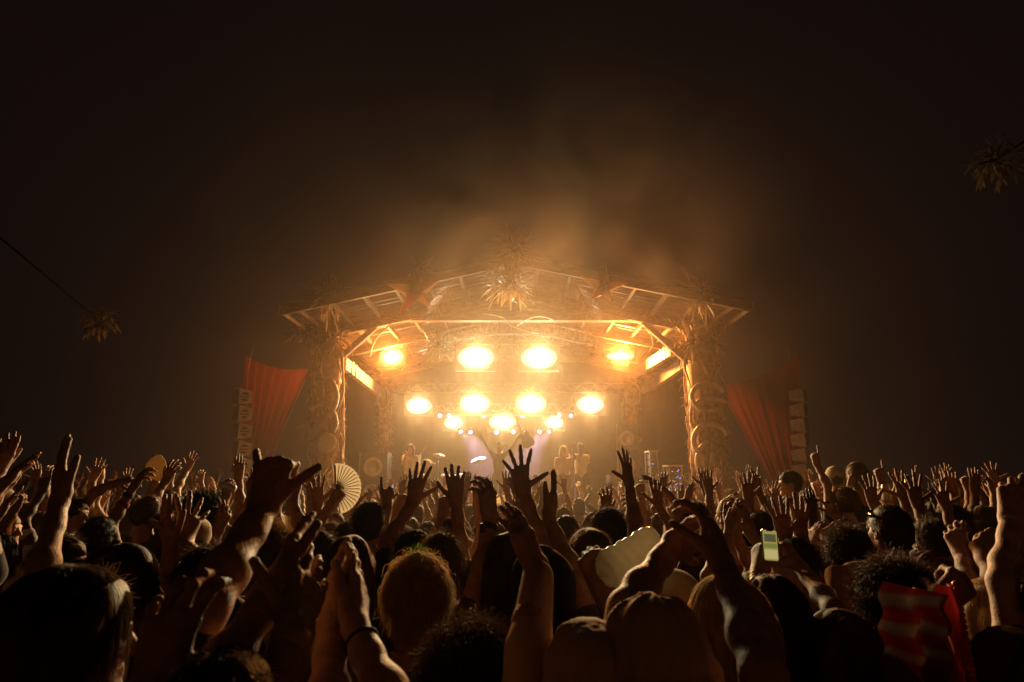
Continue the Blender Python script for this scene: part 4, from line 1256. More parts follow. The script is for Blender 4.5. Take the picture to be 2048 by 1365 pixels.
def build_person(name, base, head_c, yaw, head_yaw, skin, hair, haircol, top, arms, seed, q=1.0, tilt=0.0, sleeve=.5, h_arm=.006, h_head=.0075, girth=1.0, legs=True, nod=0.0, topstyle='tee', trousers='denim', label=None, group=None, hs=1.0, stand=0.0):
    """base (x,y,z ground), head_c absolute head centre; arms: list of dict(S?,E,W,D,N,side,pose,sc)"""
    base = np.asarray(base, float); hc = np.asarray(head_c, float)
    H = hc[2] + .118 * hs - stand
    s = H / 1.75
    Rb = rotz(yaw)
    Rh = rotz(head_yaw) @ rotx(nod) @ roty(tilt)
    hs_ = hs
    nz = hc[2] - .188                         # base of the neck
    nk = hc + Rb @ np.array([0, -.035, -.172])
    B = lambda x, y, z: np.array([nk[0], nk[1], 0]) + Rb @ np.array([x, y, 0]) + np.array([0, 0, z])
    shz = nz - .040
    Vs, Fs = [], []
    def put(VF):
        V, F = VF
        if not len(V): return
        k = sum(len(v) for v in Vs)
        Vs.append(V - base); Fs.append(F + k)
    # head and neck
    G = Grid(hc - np.array([.15, .15, .30]), hc + np.array([.15, .15, .15]), h_head)
    head_into(G, hc, Rh, hs_)
    G.cap(hc + Rh @ np.array([0, -.022, -.07]) * hs_, nk + np.array([0, 0, -.03]), .052 * girth, .060 * girth, .03)
    put(G.mesh())
    # torso, hips, legs
    ground = base[2] + stand
    hipz = ground + .90 * s
    G = Grid(np.array([nk[0] - .36, nk[1] - .36, ground - .02]), np.array([nk[0] + .36, nk[1] + .36, nz + .1]), .022)
    def torso(G, inf, legs_=True, low=None):
        G.cap(B(-.135, 0, shz), B(.135, 0, shz), .052 * girth + inf, .052 * girth + inf, .04)
        G.ell(B(0, .005, shz - .16), np.array([.168 * girth, .108 * girth, .20]) + inf, Rb, .05)
        G.ell(B(0, 0, (shz + hipz) / 2 - .06), np.array([.150 * girth, .098 * girth, .20]) + inf, Rb, .06)
        G.ell(B(0, -.01, hipz + .02), np.array([.165 * girth, .115 * girth, .12]) + inf, Rb, .05)
    torso(G, 0)
    G.cap(nk + np.array([0, 0, .03]), B(0, 0, shz - .05), .058, .075, .05)
    if legs:
        for sx in (-1, 1):
            G.cap(B(sx * .088, 0, hipz - .03), B(sx * .10, .02, ground + .48 * s), .082, .055, .03)
            G.cap(B(sx * .10, .02, ground + .48 * s), B(sx * .105, -.015, ground + .08), .055, .038, .02)
            G.cap(B(sx * .105, -.03, ground + .045), B(sx * .115, .14, ground + .03), .038, .030, .02)
    put(G.mesh())
    for A in arms:
        put(arm_mesh(A['S'], A['E'], A['W'], A['D'], A['N'], A['side'], A['pose'], A['sc'], A.get('h', h_arm), A.get('girth', girth)))
    me = np_mesh(name, np.concatenate(Vs), np.concatenate(Fs))
    o = link_mesh(name, me, M['skin_' + skin], None, base)
    tag(o, label, 'person', group)
    # shirt
    if top:
        hh = .013 if q > .5 else .018
        pts = [np.array([nk[0] - .36, nk[1] - .36, hipz - .12]), np.array([nk[0] + .36, nk[1] + .36, nz + .1])]
        for A in arms: pts += [np.asarray(A['S']) - .1, np.asarray(A['S']) + .1, np.asarray(A['E']) - .09, np.asarray(A['E']) + .09] + ([np.asarray(A['W']) - .08, np.asarray(A['W']) + .08] if sleeve > 1 else [])
        pts = np.array(pts)
        G = Grid(pts.min(0), pts.max(0), hh)
        torso(G, .014)
        if topstyle != 'tank':
            for A in arms:
                S_, E_, W_ = [np.asarray(A[k], float) for k in ('S', 'E', 'W')]
                g_ = A.get('girth', girth)
                f = min(1, sleeve)
                G.cap(S_, S_ + (E_ - S_) * f, .066 * g_, (.066 - .012 * f) * g_, .05)
                if sleeve > 1:
                    G.cap(E_, E_ + (W_ - E_) * (sleeve - 1), .056 * g_, .042 * g_, .03)
        if topstyle == 'tank':
            for sx in (-1, 1):
                G.cap(B(sx * .16, -.12, shz - .02), B(sx * .16, .12, shz - .02), .055, .055, .02, cut=True)
        G.ell(nk + np.array([0, 0, .045]) + Rb @ np.array([0, .02, 0]), np.array([.075, .080, .075]), Rb, .012, cut=True)
        G.rough(.007, 26, seed + 5, (1, 1, .6))
        V, F = G.mesh()
        link_mesh('shirt', np_mesh('shirt', V - base, F), M['cloth_' + top], o)
    if legs:
        G = Grid(np.array([nk[0] - .3, nk[1] - .3, ground]), np.array([nk[0] + .3, nk[1] + .3, hipz + .15]), .024)
        G.ell(B(0, -.01, hipz + .01), np.array([.168 * girth, .118 * girth, .115]) + .010, Rb, .05)
        for sx in (-1, 1):
            G.cap(B(sx * .088, 0, hipz - .03), B(sx * .10, .02, ground + .48 * s), .096, .070, .03)
            G.cap(B(sx * .10, .02, ground + .48 * s), B(sx * .105, -.015, ground + .10), .070, .056, .02)
        G.rough(.006, 22, seed + 9)
        V, F = G.mesh()
        link_mesh('trousers', np_mesh('trousers', V - base, F), M[trousers], o)
    if hair:
        V, F = hair_mesh(hair, hc, Rh, hs_, seed, q)
        worn = hair in ('cap', 'beanie', 'bucket', 'hood', 'wrap')
        nm = {'cap': 'cap', 'beanie': 'beanie', 'bucket': 'bucket_hat', 'hood': 'hood', 'wrap': 'head_scarf'}.get(hair, 'hair')
        link_mesh(nm, np_mesh(nm, V - base, F), M[('cloth_' if worn else 'hair_') + haircol], o)
        if worn and hair in ('cap', 'bucket', 'wrap'):
            V, F = hair_mesh('crop', hc, Rh, hs_ * .985, seed, q * .3)
            link_mesh('hair', np_mesh('hair', V - base, F), M['hair_dark'], o)
    return o

def child_of(o, name, mb, m, smooth=True):
    """a worn or held-fast piece given in world coordinates, under a person"""
    c = mb.build(name, m, None, smooth)
    c.parent = o
    c.matrix_parent_inverse = Matrix.Translation(-o.location)
    return c

# ================================================================== the crowd: people one can make out
A_ = lambda v: np.array(v, float)
NV = {'cam': (0, -1, .1), 'away': (0, 1, .1), 'left': (-1, -.15, .05), 'right': (1, -.15, .05), 'camleft': (-.7, -.7, 0), 'camright': (.7, -.7, 0), 'up': (0, -.5, 1), 'down': (0, .2, -1)}
HEROES = []        # (x, y) already taken
PROPS_AT = {}

def ik(S, W, out, l1=.285, l2=.262):
    d = W - S
    L = np.linalg.norm(d)
    if L >= (l1 + l2) * .995:
        return S + d * (l1 / (l1 + l2))
    a = (l1 * l1 - l2 * l2 + L * L) / (2 * L)
    hgt = math.sqrt(max(0, l1 * l1 - a * a))
    u = d / L
    o = out - u * (out @ u)
    return S + u * a + unit(o) * hgt

def hero(label, head=None, yaw=0, hy=0, skin='tan', hair='short', col='dark', top='black', arms=(), q=1.0, girth=.87, hs=1.0, sleeve=.5, topstyle='tee', seed=None, h=None, stand=0.0, nod=0.0, tilt=0.0, group=None, legs=True):
    seed = seed or (len(HEROES) * 7 + 3)
    r = random.Random(seed)
    al = []
    for a in arms:
        W = A_(P(*a['w']))
        t = a['t'] if len(a['t']) == 3 else (*a['t'], a['w'][2])
        D = A_(P(*t)) - W
        E = A_(P(*a['e'])) if a.get('e') else None
        N = A_(NV[a.get('n', 'cam')]) if isinstance(a.get('n', 'cam'), str) else A_(a['n'])
        al.append(dict(W=W, D=unit(D), N=N, E=E, side=a['s'], pose=a.get('p', 'open'), sc=a.get('sc', 1.06), girth=a.get('g', girth)))
    if head is None:
        a = al[0]
        E = a['E'] if a['E'] is not None else a['W'] + A_((a['side'] * .05, -.08, -.25))
        hz = min(1.72, max(1.47, E[2] - .03))
        hx, hyy = E[0] - a['side'] * .22, E[1] - .06
        if len(al) == 2:
            hx = (al[0]['W'][0] + al[1]['W'][0]) / 2; hyy = (al[0]['W'][1] + al[1]['W'][1]) / 2 - .16
            hz = min(1.70, max(1.45, min(al[0]['W'][2], al[1]['W'][2]) - .24))
        hc = A_((hx, hyy, hz))
    else:
        hc = A_(P(*head))
    yw = R(yaw)
    Rb = rotz(yw)
    nk = hc + Rb @ A_((0, -.035, -.172))
    shz = hc[2] - .228
    sides = set()
    for a in al:
        S = np.array([nk[0], nk[1], 0]) + Rb @ A_((a['side'] * .165, 0.01, 0)) + A_((0, 0, shz + .035))
        if a['E'] is None:
            a['E'] = ik(S, a['W'], A_((a['side'] * .8, -.3, -.5)))
        a['S'] = S
        lu, lf = np.linalg.norm(a['E'] - S), np.linalg.norm(a['W'] - a['E'])
        if lu > .40 or lf > .36 or lf < .12:
            print('LIMB', label[:50], 'upper %.2f fore %.2f' % (lu, lf), 'd', round(a['W'][1], 2))
        sides.add(a['side'])
    for sd in (-1, 1):                       # an arm that is not raised hangs at the side
        if sd not in sides and not (len(al) == 2):
            S = np.array([nk[0], nk[1], 0]) + Rb @ A_((sd * .175, 0, 0)) + A_((0, 0, shz))
            E = S + Rb @ A_((sd * .03, -.03, -.28)); W = E + Rb @ A_((sd * .0, .08, -.25))
            al.append(dict(S=S, E=E, W=W, D=unit(Rb @ A_((0, .1, -1))), N=Rb @ A_((sd, 0, 0)), side=sd, pose='relax', sc=1.0, h=.012))
    d = hc[1]
    hh = h or min(.0085, max(.0042, d * .0024))
    base = (float(nk[0]), float(nk[1]), 0.0)
    o = build_person('person', base, hc, yw, yw + R(hy), skin, hair, col, top, al, seed, q=q * min(1.5, 3.2 / max(d, 1)), h_arm=hh, h_head=max(.0055, min(.011, d * .0028)), girth=girth, sleeve=sleeve, topstyle=topstyle, label=label, group=group, hs=hs, stand=stand, nod=nod, tilt=tilt, legs=legs)
    HEROES.append((nk[0], nk[1]))
    o_info = dict(o=o, hc=hc, Rh=rotz(yw + R(hy)) @ rotx(nod) @ roty(tilt), arms=al, hs=hs)
    PROPS_AT[label] = o_info
    return o_info

def band(inf, arm, name, m, u, r, w, smooth=True, bead=False):
    """a bracelet, watch strap or cuff round a forearm: u from elbow (0) to wrist (1)"""
    a = inf['arms'][arm]
    E, W = a['E'], a['W']
    c = Vector(E + (W - E) * u); t = Vector(unit(W - E))
    q = t.to_track_quat('Z', 'Y').to_matrix().to_4x4()
    Mx = Matrix.Translation(c) @ q
    mb = MB()
    if bead:
        for k in range(14):
            an = k / 14 * 6.283
            p = Mx @ Vector((math.cos(an) * r, math.sin(an) * r, 0))
            mb.lathe([(.002, -.006), (.0065, -.002), (.0065, .002), (.002, .006)], 7, Matrix.Translation(p))
    else:
        mb.lathe([(r * .96, -w / 2), (r, -w / 2 + .002), (r, w / 2 - .002), (r * .96, w / 2)], 22, Mx)
    return child_of(inf['o'], name, mb, m, smooth)

a = dict
# ---- nearest people, from left to right
i_ = hero('large dark bobbed head in the bottom left corner', (140, 1282, 1.14), -25, -20, 'tan', 'bob', 'dark', 'black', [], hs=.93)
i_ = hero('person below the frame raising a thumb and little finger sign, dark sleeve', (440, 1478, .98), 0, 0, 'tan', 'crop', 'dark', 'black',
     [a(w=(527, 1016, 1.38), t=(546, 940, 1.40), e=(408, 1215, 1.14), s=-1, p='shaka', n='cam', sc=1.06, g=1.0)], sleeve=.8, h=.0045)
i_ = hero('person below the frame at bottom left, one hand held up with bent fingers', (330, 1830, .60), 0, 0, 'tan', 'crop', 'dark', 'black',
     [a(w=(302, 1392, 1.0), t=(345, 1240, 1.04), e=(330, 1600, .86), s=-1, p='claw', n='cam', sc=1.1)], h=.0045)
i_ = hero('person below the frame clapping with a cloth wrist band, beside the thumb sign arm', (470, 1690, .68), 0, 0, 'tan', 'crop', 'brown', 'charcoal',
     [a(w=(552, 1172, 1.18), t=(604, 1045, 1.36), e=(402, 1400, 1.02), s=-1, p='flat', n='camleft', sc=1.06), a(w=(588, 1262, 1.12), t=(628, 1110, 1.26), e=(505, 1480, 1.0), s=1, p='open', n='camright', sc=1.06)], h=.0042)
band(i_, 0, 'wrist_band', M['cloth_tan'], .90, .036, .03)
band(i_, 1, 'wrist_band', M['cloth_tan'], .88, .036, .028)
i_ = hero('person below the frame clapping, black hair tie on the lit wrist', (770, 1670, .80), 0, 0, 'fair', 'crop', 'brown', 'black',
     [a(w=(712, 1262, 1.25), t=(716, 1095, 1.40), e=(800, 1450, 1.10), s=1, p='flat', n='right', sc=1.04), a(w=(660, 1258, 1.28), t=(684, 1092, 1.42), e=(655, 1470, 1.10), s=-1, p='flat', n='left', sc=1.04)], h=.0044, sleeve=.4)
band(i_, 0, 'hair_tie', M['cloth_black'], .86, .034, .008)
i_ = hero('person in a soft cloth hat at the bottom centre reaching both hands forward overhead', (1310, 1358, 1.28), 0, 0, 'tan', 'bucket', 'tan', 'tan',
     [a(w=(1346, 1092, 1.55), t=(1412, 1062, 1.60), e=(1252, 1218, 1.36), s=-1, p='cup', n='cam', sc=1.02), a(w=(1446, 1130, 1.40), t=(1418, 1050, 1.46), e=(1528, 1350, 1.12), s=1, p='relax', n='camright', sc=1.02)], hs=1.0, h=.0044, sleeve=.45)
i_ = hero('person in a tan beanie at the bottom, long tan sleeve and drooping hand raised', (1180, 1392, 1.30), 0, 0, 'tan', 'beanie', 'tan', 'tan',
     [a(w=(1074, 1135, 1.52), t=(1040, 1062, 1.56), e=(1056, 1300, 1.36), s=-1, p='flat', n='camright', sc=.94)], sleeve=1.88, h=.0044)
i_ = hero('person with curly blond hair and striped shirt in the centre, green clip on top', (836, 1190, 2.15), 0, 4, 'fair', 'shag', 'blond', 'grey', [], hs=.98, q=1.3)
fe = MB()
r_ = random.Random(4)
for k in range(70):
    c = Vector(P(815 + 38 * k / 70, 1112 - 16 * math.sin(k / 70 * 2.6), 2.08))
    fe.leaf(c, (r_.gauss(.3, .5), r_.gauss(0, .5), r_.gauss(.3, .5)), .022, .004, .3, 2)
M['greenfeather'] = fibre_mat('green_feather', (.16, .30, .03), .7, .5)
child_of(i_['o'], 'feather_clip', fe, M['greenfeather'])
# stripes sewn on the shirt
sh_ = [c for c in i_['o'].children if c.name.startswith('shirt')][0]
m_, nt_, n_, l_, p_ = new_mat('striped_shirt')
tc_ = n_.new('ShaderNodeTexCoord'); wv_ = n_.new('ShaderNodeTexWave'); wv_.inputs['Scale'].default_value = 7; wv_.inputs['Distortion'].default_value = .6
cr_ = n_.new('ShaderNodeValToRGB'); cr_.color_ramp.elements[0].color = (.05, .035, .03, 1); cr_.color_ramp.elements[1].color = (.26, .20, .15, 1)
l_.new(tc_.outputs['Object'], wv_.inputs['Vector']); l_.new(wv_.outputs['Color'], cr_.inputs['Fac']); l_.new(cr_.outputs['Color'], p_.inputs['Base Color']); p_.inputs['Roughness'].default_value = .9
sh_.data.materials[0] = m_

i_ = hero('person at the left edge, one long bare arm raised with palm to the stage', (170, 1262, 1.66), 0, 0, 'tan', 'short', 'brown', 'charcoal',
     [a(w=(118, 1008, 1.95), t=(122, 897, 1.97), e=(72, 1192, 1.72), s=-1, p='flat', n='camleft', sc=1.1)], h=.005)
i_ = hero('man in wraparound dark glasses looking right, near the left edge', (124, 1128, 3.0), -60, -28, 'tan', 'short', 'dark', 'black', [], h=.006)
def glasses(inf, up=0.0, back=0.0):
    T = lambda x, y, z: Vector(inf['hc'] + inf['Rh'] @ np.array([x, y, z]) * inf['hs'])
    mb = MB()
    n = 14
    V, F = [], []
    for k in range(n + 1):
        an = R(-95 + 190 * k / n)
        x, y = math.sin(an) * .082, .030 + math.cos(an) * .078
        hh_ = .020 if abs(math.sin(an)) < .75 else .009
        for dz in (-hh_, hh_):
            V.append(T(x, y + back, dz + .002 + up)); 
        for dz in (hh_, -hh_):
            V.append(T(x * 1.04, y * 1.04 + back, dz + .002 + up))
    for k in range(n):
        for j in range(4):
            j2 = (j + 1) % 4
            F.append((k * 4 + j, k * 4 + j2, (k + 1) * 4 + j2, (k + 1) * 4 + j))
    mb.add(V, F)
    child_of(inf['o'], 'sunglasses', mb, M['darkglass'])
glasses(i_)
hero('person with straight dark hair seen from behind, left of the thumb sign arm', (246, 1178, 2.0), -15, -25, 'tan', 'bob', 'dark', 'black', [], h=.006)
hero('man with wavy dark hair in profile reaching his arm sideways, upper left crowd', (146, 1030, 4.6), -45, -45, 'tan', 'short', 'dark', 'charcoal',
     [a(w=(234, 966, 4.75), t=(262, 960), e=(190, 985, 4.65), s=-1, p='relax', n='up')], h=.0075)
hero('woman in profile cut by the left edge, hair tied back, looking right', (10, 1060, 4.5), -60, -25, 'fair', 'bun', 'light', 'black', [], h=.008)
hero('person in a pale cap at the far left edge', (6, 1006, 6.0), -30, -20, 'tan', 'cap', 'cream', 'charcoal', [], h=.008)
hero('person at the left edge reaching two hands in from outside the frame', (-60, 1060, 3.0), 0, 0, 'tan', 'short', 'brown', 'black',
     [a(w=(6, 968, 3.05), t=(38, 938), e=(-40, 1020, 3.0), s=1, p='flat', n='up'), a(w=(-6, 945, 3.15), t=(12, 898), e=(-30, 1000, 3.1), s=-1, p='flat', n='camright')], h=.0065)
i_ = hero('person with two raised hands and a beaded bracelet, beyond the long arm at left', (84, 1056, 5.35), 0, 0, 'fair', 'long', 'brown', 'white',
     [a(w=(75, 964, 5.5), t=(71, 925), e=(76, 1012, 5.4), s=-1, p='open', n='away', sc=1.0), a(w=(93, 968, 5.5), t=(98, 935), e=(91, 1015, 5.4), s=1, p='relax', n='cam', sc=1.0)], h=.0075)
band(i_, 0, 'bead_bracelet', M['drumskin'], .30, .042, .01, bead=True)
band(i_, 0, 'bead_bracelet', M['drumskin'], .15, .044, .01, bead=True)
i_ = hero('person with a rainbow wrist band and bent hand over the left crowd', (200, 1075, 4.1), 0, 0, 'olive', 'short', 'black', 'black',
     [a(w=(264, 978, 4.3), t=(284, 950), e=(222, 1050, 4.2), s=1, p='relax', n='up', sc=1.05)], h=.0072)
band(i_, 0, 'wrist_band', M['cloth_red'], .55, .041, .03)
band(i_, 0, 'wrist_band', M['cloth_blue'], .8, .036, .03)
hero('person clapping with spread fingers in front of the bent arms, left of the thumb sign', (420, 1172, 2.15), 0, 0, 'tan', 'short', 'dark', 'black',
     [a(w=(342, 1100, 2.3), t=(325, 1010, 2.34), e=(338, 1190, 2.2), s=-1, p='open', n='camleft'), a(w=(366, 1088, 2.32), t=(384, 1012, 2.4), e=(424, 1160, 2.2), s=1, p='spread', n='camright')], h=.0055)
hero('person with bushy black hair left of the thumb sign, hand beside the face', (408, 1034, 3.8), 0, -15, 'olive', 'curly', 'black', 'black',
     [a(w=(436, 1062, 3.75), t=(452, 1018), e=(412, 1128, 3.7), s=1, p='relax', n='camright')], h=.007)
hero('person in a beige head scarf on the left, behind the clapping hands', (384, 1084, 3.2), 10, 0, 'tan', 'wrap', 'cream', 'rust', [], h=.007)
hero('person with light curls behind the thumb sign forearm', (536, 1114, 3.0), 0, 10, 'fair', 'curly', 'light', 'red', [], h=.007)
hero('person in a tan collar bowed below the light curls', (575, 1238, 2.0), 0, 0, 'tan', 'wrap', 'tan', 'cream', [], h=.007)
hero('person with straight brown hair right of the clapping hands', (698, 1140, 2.55), 0, 5, 'fair', 'long', 'brown', 'charcoal', [], h=.007)
hero('person with wavy hair low at the bottom, left of the striped shirt', (640, 1392, 1.35), 0, 0, 'tan', 'wavy', 'light', 'rust', [], h=.006)
hero('person with curly dark hair cut by the bottom edge under the striped shirt', (945, 1392, 1.5), 0, 0, 'tan', 'curly', 'dark', 'black', [], h=.007)
hero('person with a cupped hand lit from behind, right of the thumb sign', (640, 1112, 3.5), 0, 0, 'fair', 'short', 'brown', 'charcoal',
     [a(w=(584, 1006, 3.6), t=(590, 948), e=(604, 1058, 3.55), s=-1, p='cup', n='camright')], h=.007)
hero('person holding two cupped hands apart behind the thumb sign fist', (525, 1060, 4.4), 0, 0, 'tan', 'short', 'dark', 'grey',
     [a(w=(502, 992, 4.5), t=(498, 952), e=(500, 1040, 4.4), s=-1, p='cup', n='camleft'), a(w=(552, 1030, 4.4), t=(548, 990), e=(566, 1072, 4.35), s=1, p='flat', n='cam')], h=.0075)
hero('person with one open hand up under the round drum', (660, 1085, 4.2), 0, 0, 'tan', 'short', 'brown', 'olive',
     [a(w=(636, 1010, 4.3), t=(634, 962), e=(632, 1062, 4.2), s=-1, p='open', n='cam')], h=.0075)
fanp = hero('person holding up a white folding fan in a fist', (700, 1085, 3.9), 0, 0, 'tan', 'short', 'dark', 'black',
     [a(w=(662, 1012, 4.0), t=(676, 990), e=(628, 1058, 3.95), s=-1, p='fist', n='cam')], h=.007)
hero('person with four straight fingers up right of the white fan', (728, 1072, 5.0), 0, 0, 'fair', 'crop', 'brown', 'white',
     [a(w=(710, 1012, 5.2), t=(708, 972), e=(712, 1055, 5.1), s=-1, p='open', n='cam')], h=.0078)
hero('person in a short dark sleeve with an open left hand raised before the band', (828, 1118, 3.0), 0, 5, 'tan', 'short', 'dark', 'black',
     [a(w=(826, 1004, 3.2), t=(842, 930, 3.22), e=(776, 1084, 3.1), s=-1, p='open', n='cam', sc=1.08)], h=.006, sleeve=.75)
hero('person making horns with index and little finger left of the singer', (884, 1126, 2.85), 0, 0, 'tan', 'short', 'brown', 'charcoal',
     [a(w=(912, 1004, 3.05), t=(909, 930, 3.06), e=(924, 1122, 2.95), s=1, p='claw', n='cam', sc=1.08)], h=.006, sleeve=.8)
i_ = hero('person with long curly brown hair, cupped left hand raised with a black watch', (1024, 1140, 2.45), 0, 0, 'tan', 'wavy', 'brown', 'charcoal',
     [a(w=(982, 1038, 2.5), t=(968, 946, 2.52), e=(956, 1165, 2.42), s=-1, p='cup', n='camright', sc=1.08)], h=.0055, hs=.98)
band(i_, 0, 'watch_strap', M['black'], .86, .034, .024)
a0 = i_['arms'][0]; wc = a0['E'] + (a0['W'] - a0['E']) * .86
child_of(i_['o'], 'watch_case', MB().box(Vector(wc) + Vector((-.018, -.032, 0)), (.036, .012, .036), Matrix.Rotation(R(30), 3, 'Z')), M['black'], False)
hero('round brown haired person right of centre with a spread left hand over the singer', (1180, 1124, 2.6), 0, 0, 'tan', 'crop', 'brown', 'olive',
     [a(w=(1046, 984, 2.85), t=(1034, 905, 2.88), e=(1086, 1092, 2.75), s=-1, p='spread', n='cam', sc=1.08)], h=.0055, sleeve=.4, hs=1.08)
hero('person in a dark hood with a flat hand held upright, right of centre', (1086, 1184, 2.1), 0, 0, 'tan', 'hood', 'black', 'charcoal',
     [a(w=(1098, 1042, 2.3), t=(1111, 966, 2.36), e=(1158, 1172, 2.15), s=1, p='flat', n='right', sc=1.0)], h=.0055, sleeve=.55, hs=1.02)
hero('person with a spread hand and slim forearm below the right lamps', (1215, 1066, 3.35), 0, 0, 'olive', 'short', 'dark', 'charcoal',
     [a(w=(1258, 966, 3.5), t=(1248, 902, 3.52), e=(1270, 1064, 3.42), s=1, p='spread', n='camright', sc=1.0, g=.86)], h=.0065)
bagp = hero('person in a beige wrap waving a pale plastic sleeve, right of centre', (1350, 1222, 2.1), 0, 0, 'tan', 'wrap', 'cream', 'tan',
     [a(w=(1204, 1178, 1.95), t=(1192, 1145), e=(1242, 1280, 1.98), s=-1, p='fist', n='cam')], h=.006)
phonep = hero('person with long dark hair filming with a phone held in two hands', (1544, 1240, 1.95), 0, 0, 'tan', 'long', 'dark', 'black',
     [a(w=(1516, 1146, 2.42), t=(1520, 1078, 2.46), e=(1512, 1262, 2.18), s=-1, p='hold', n='left', sc=1.0), a(w=(1602, 1136, 2.48), t=(1568, 1092, 2.52), e=(1668, 1222, 2.15), s=1, p='hold', n='camright', sc=1.0)], h=.0052, sleeve=.3, girth=.84)
for u in (.80, .86, .92): band(phonep, 0, 'bangle', M['brass'], u, .030, .006)
hero('person with long wavy fair hair at the bottom, left of the phone', (1452, 1258, 1.75), 0, 15, 'fair', 'wavy', 'blond', 'black', [], h=.0065, hs=1.0)
hero('person with brown hair low at the bottom right of the phone', (1682, 1318, 1.9), 0, 0, 'tan', 'bob', 'brown', 'black', [], h=.0065)
i_ = hero('short haired woman in profile looking left with a red scarf, right part of the crowd', (1716, 1222, 2.85), 65, 20, 'fair', 'short', 'light', 'red', [], h=.0058, topstyle='tank')
stripe = hero('curly haired person carrying a red and white striped cloth at the bottom right', (1792, 1222, 2.0), 0, 0, 'olive', 'curly', 'dark', 'black',
     [a(w=(1880, 1215, 1.75), t=(1905, 1185), e=(1895, 1330, 1.8), s=1, p='fist', n='cam')], h=.006)
i_ = hero('person in a black tank top, bare arm bent, glasses pushed up on head', (1778, 1062, 3.1), 8, 0, 'tan', 'crop', 'dark', 'black',
     [a(w=(1690, 1212, 2.75), t=(1720, 1240), e=(1672, 1152, 2.85), s=-1, p='relax', n='left')], h=.007, topstyle='tank', girth=1.0)
glasses(i_, .075, -.035)
hero('person with dark curls and a hair clip under the bent bare arm', (1694, 1112, 3.4), 0, 0, 'tan', 'curly', 'dark', 'charcoal', [], h=.007)
hero('person clapping two reddish hands behind the phone', (1590, 1130, 3.2), 0, 0, 'tan', 'short', 'dark', 'red',
     [a(w=(1570, 1078, 3.3), t=(1556, 1000, 3.32), e=(1560, 1150, 3.2), s=-1, p='open', n='cam', sc=1.1), a(w=(1602, 1066, 3.35), t=(1596, 1000, 3.4), e=(1622, 1140, 3.22), s=1, p='open', n='cam', sc=1.1)], h=.0065)
i_ = hero('person with a wrist watch, hands meeting sideways, right of the phone', (1655, 1150, 3.55), 0, 0, 'fair', 'short', 'brown', 'grey',
     [a(w=(1624, 1098, 3.6), t=(1632, 1036), e=(1614, 1162, 3.5), s=-1, p='cup', n='left'), a(w=(1648, 1070, 3.62), t=(1694, 1046), e=(1680, 1130, 3.55), s=1, p='flat', n='up')], h=.0068)
band(i_, 0, 'watch_strap', M['drumskin'], .9, .032, .02)
hero('person with blond hair tied up behind the hat wearer, right of centre', (1462, 1036, 3.9), 0, 15, 'fair', 'bun', 'blond', 'rust', [], h=.0075)
hero('person with an open hand up before the red drape', (1520, 1060, 4.5), 0, 0, 'tan', 'short', 'dark', 'black',
     [a(w=(1497, 1000, 4.6), t=(1494, 950), e=(1503, 1048, 4.55), s=-1, p='open', n='cam')], h=.0075)
hero('man in profile looking left, standing head and shoulders above the crowd by the right loudspeakers', (1578, 968, 6.4), 50, 35, 'tan', 'short', 'dark', 'olive',
     [a(w=(1548, 1000, 6.3), t=(1556, 960), e=(1556, 1035, 6.35), s=-1, p='open', n='away', sc=1.0)], h=.008)
hero('person pointing one thin arm high at the right of the loudspeakers', (1690, 1005, 5.4), 0, 0, 'fair', 'short', 'brown', 'black',
     [a(w=(1634, 930, 5.6), t=(1630, 903), e=(1655, 972, 5.5), s=-1, p='point', n='cam', sc=.95, g=.8)], h=.0075)
hero('person in a yellowish cap beyond the right crowd', (1668, 956, 7.5), 0, 0, 'tan', 'cap', 'cream', 'charcoal', [], h=.008)
hero('woman sitting above the right crowd with both hands to her face', (1712, 950, 6.6), 0, 10, 'fair', 'bob', 'light', 'black',
     [a(w=(1700, 972, 6.5), t=(1706, 955), e=(1696, 1010, 6.5), s=-1, p='relax', n='cam', sc=.95), a(w=(1722, 972, 6.5), t=(1718, 955), e=(1730, 1010, 6.5), s=1, p='relax', n='cam', sc=.95)], h=.008)
canp = hero('person lifting a yellow drink can in the right crowd', (1868, 1062, 4.5), 0, 0, 'tan', 'short', 'dark', 'navy',
     [a(w=(1826, 1010, 4.7), t=(1818, 968), e=(1842, 1064, 4.6), s=-1, p='hold', n='cam')], h=.0075)
hero('person with a spread hand raised beside the yellow can', (1858, 1085, 3.7), 0, 0, 'tan', 'short', 'brown', 'navy',
     [a(w=(1836, 1012, 3.85), t=(1824, 962), e=(1856, 1082, 3.75), s=-1, p='spread', n='cam', sc=1.05)], h=.007)
canp2 = hero('person lifting a small cup left of the yellow can', (1762, 1062, 4.6), 0, 0, 'fair', 'short', 'dark', 'black',
     [a(w=(1776, 1012, 4.8), t=(1772, 975), e=(1782, 1060, 4.7), s=1, p='hold', n='cam')], h=.0075)
hero('person with both open hands up between the cup and the yellow can', (1802, 1070, 4.2), 0, 0, 'tan', 'short', 'brown', 'charcoal',
     [a(w=(1808, 998, 4.35), t=(1798, 952), e=(1822, 1050, 4.3), s=1, p='spread', n='cam'), a(w=(1748, 1010, 4.3), t=(1738, 968), e=(1762, 1056, 4.25), s=-1, p='open', n='cam')], h=.0072)
hero('person joining two hands overhead in the far right crowd', (1900, 1042, 4.9), 0, 0, 'fair', 'short', 'dark', 'black',
     [a(w=(1888, 985, 5.1), t=(1896, 950), e=(1886, 1030, 5.0), s=-1, p='open', n='cam'), a(w=(1908, 985, 5.1), t=(1902, 950), e=(1914, 1030, 5.0), s=1, p='open', n='cam')], h=.0075)
hero('person with one slim hand straight up near the right edge', (1970, 1048, 4.7), 0, 0, 'tan', 'long', 'brown', 'black',
     [a(w=(1950, 988, 4.9), t=(1950, 948), e=(1948, 1032, 4.8), s=-1, p='flat', n='cam')], h=.0075)
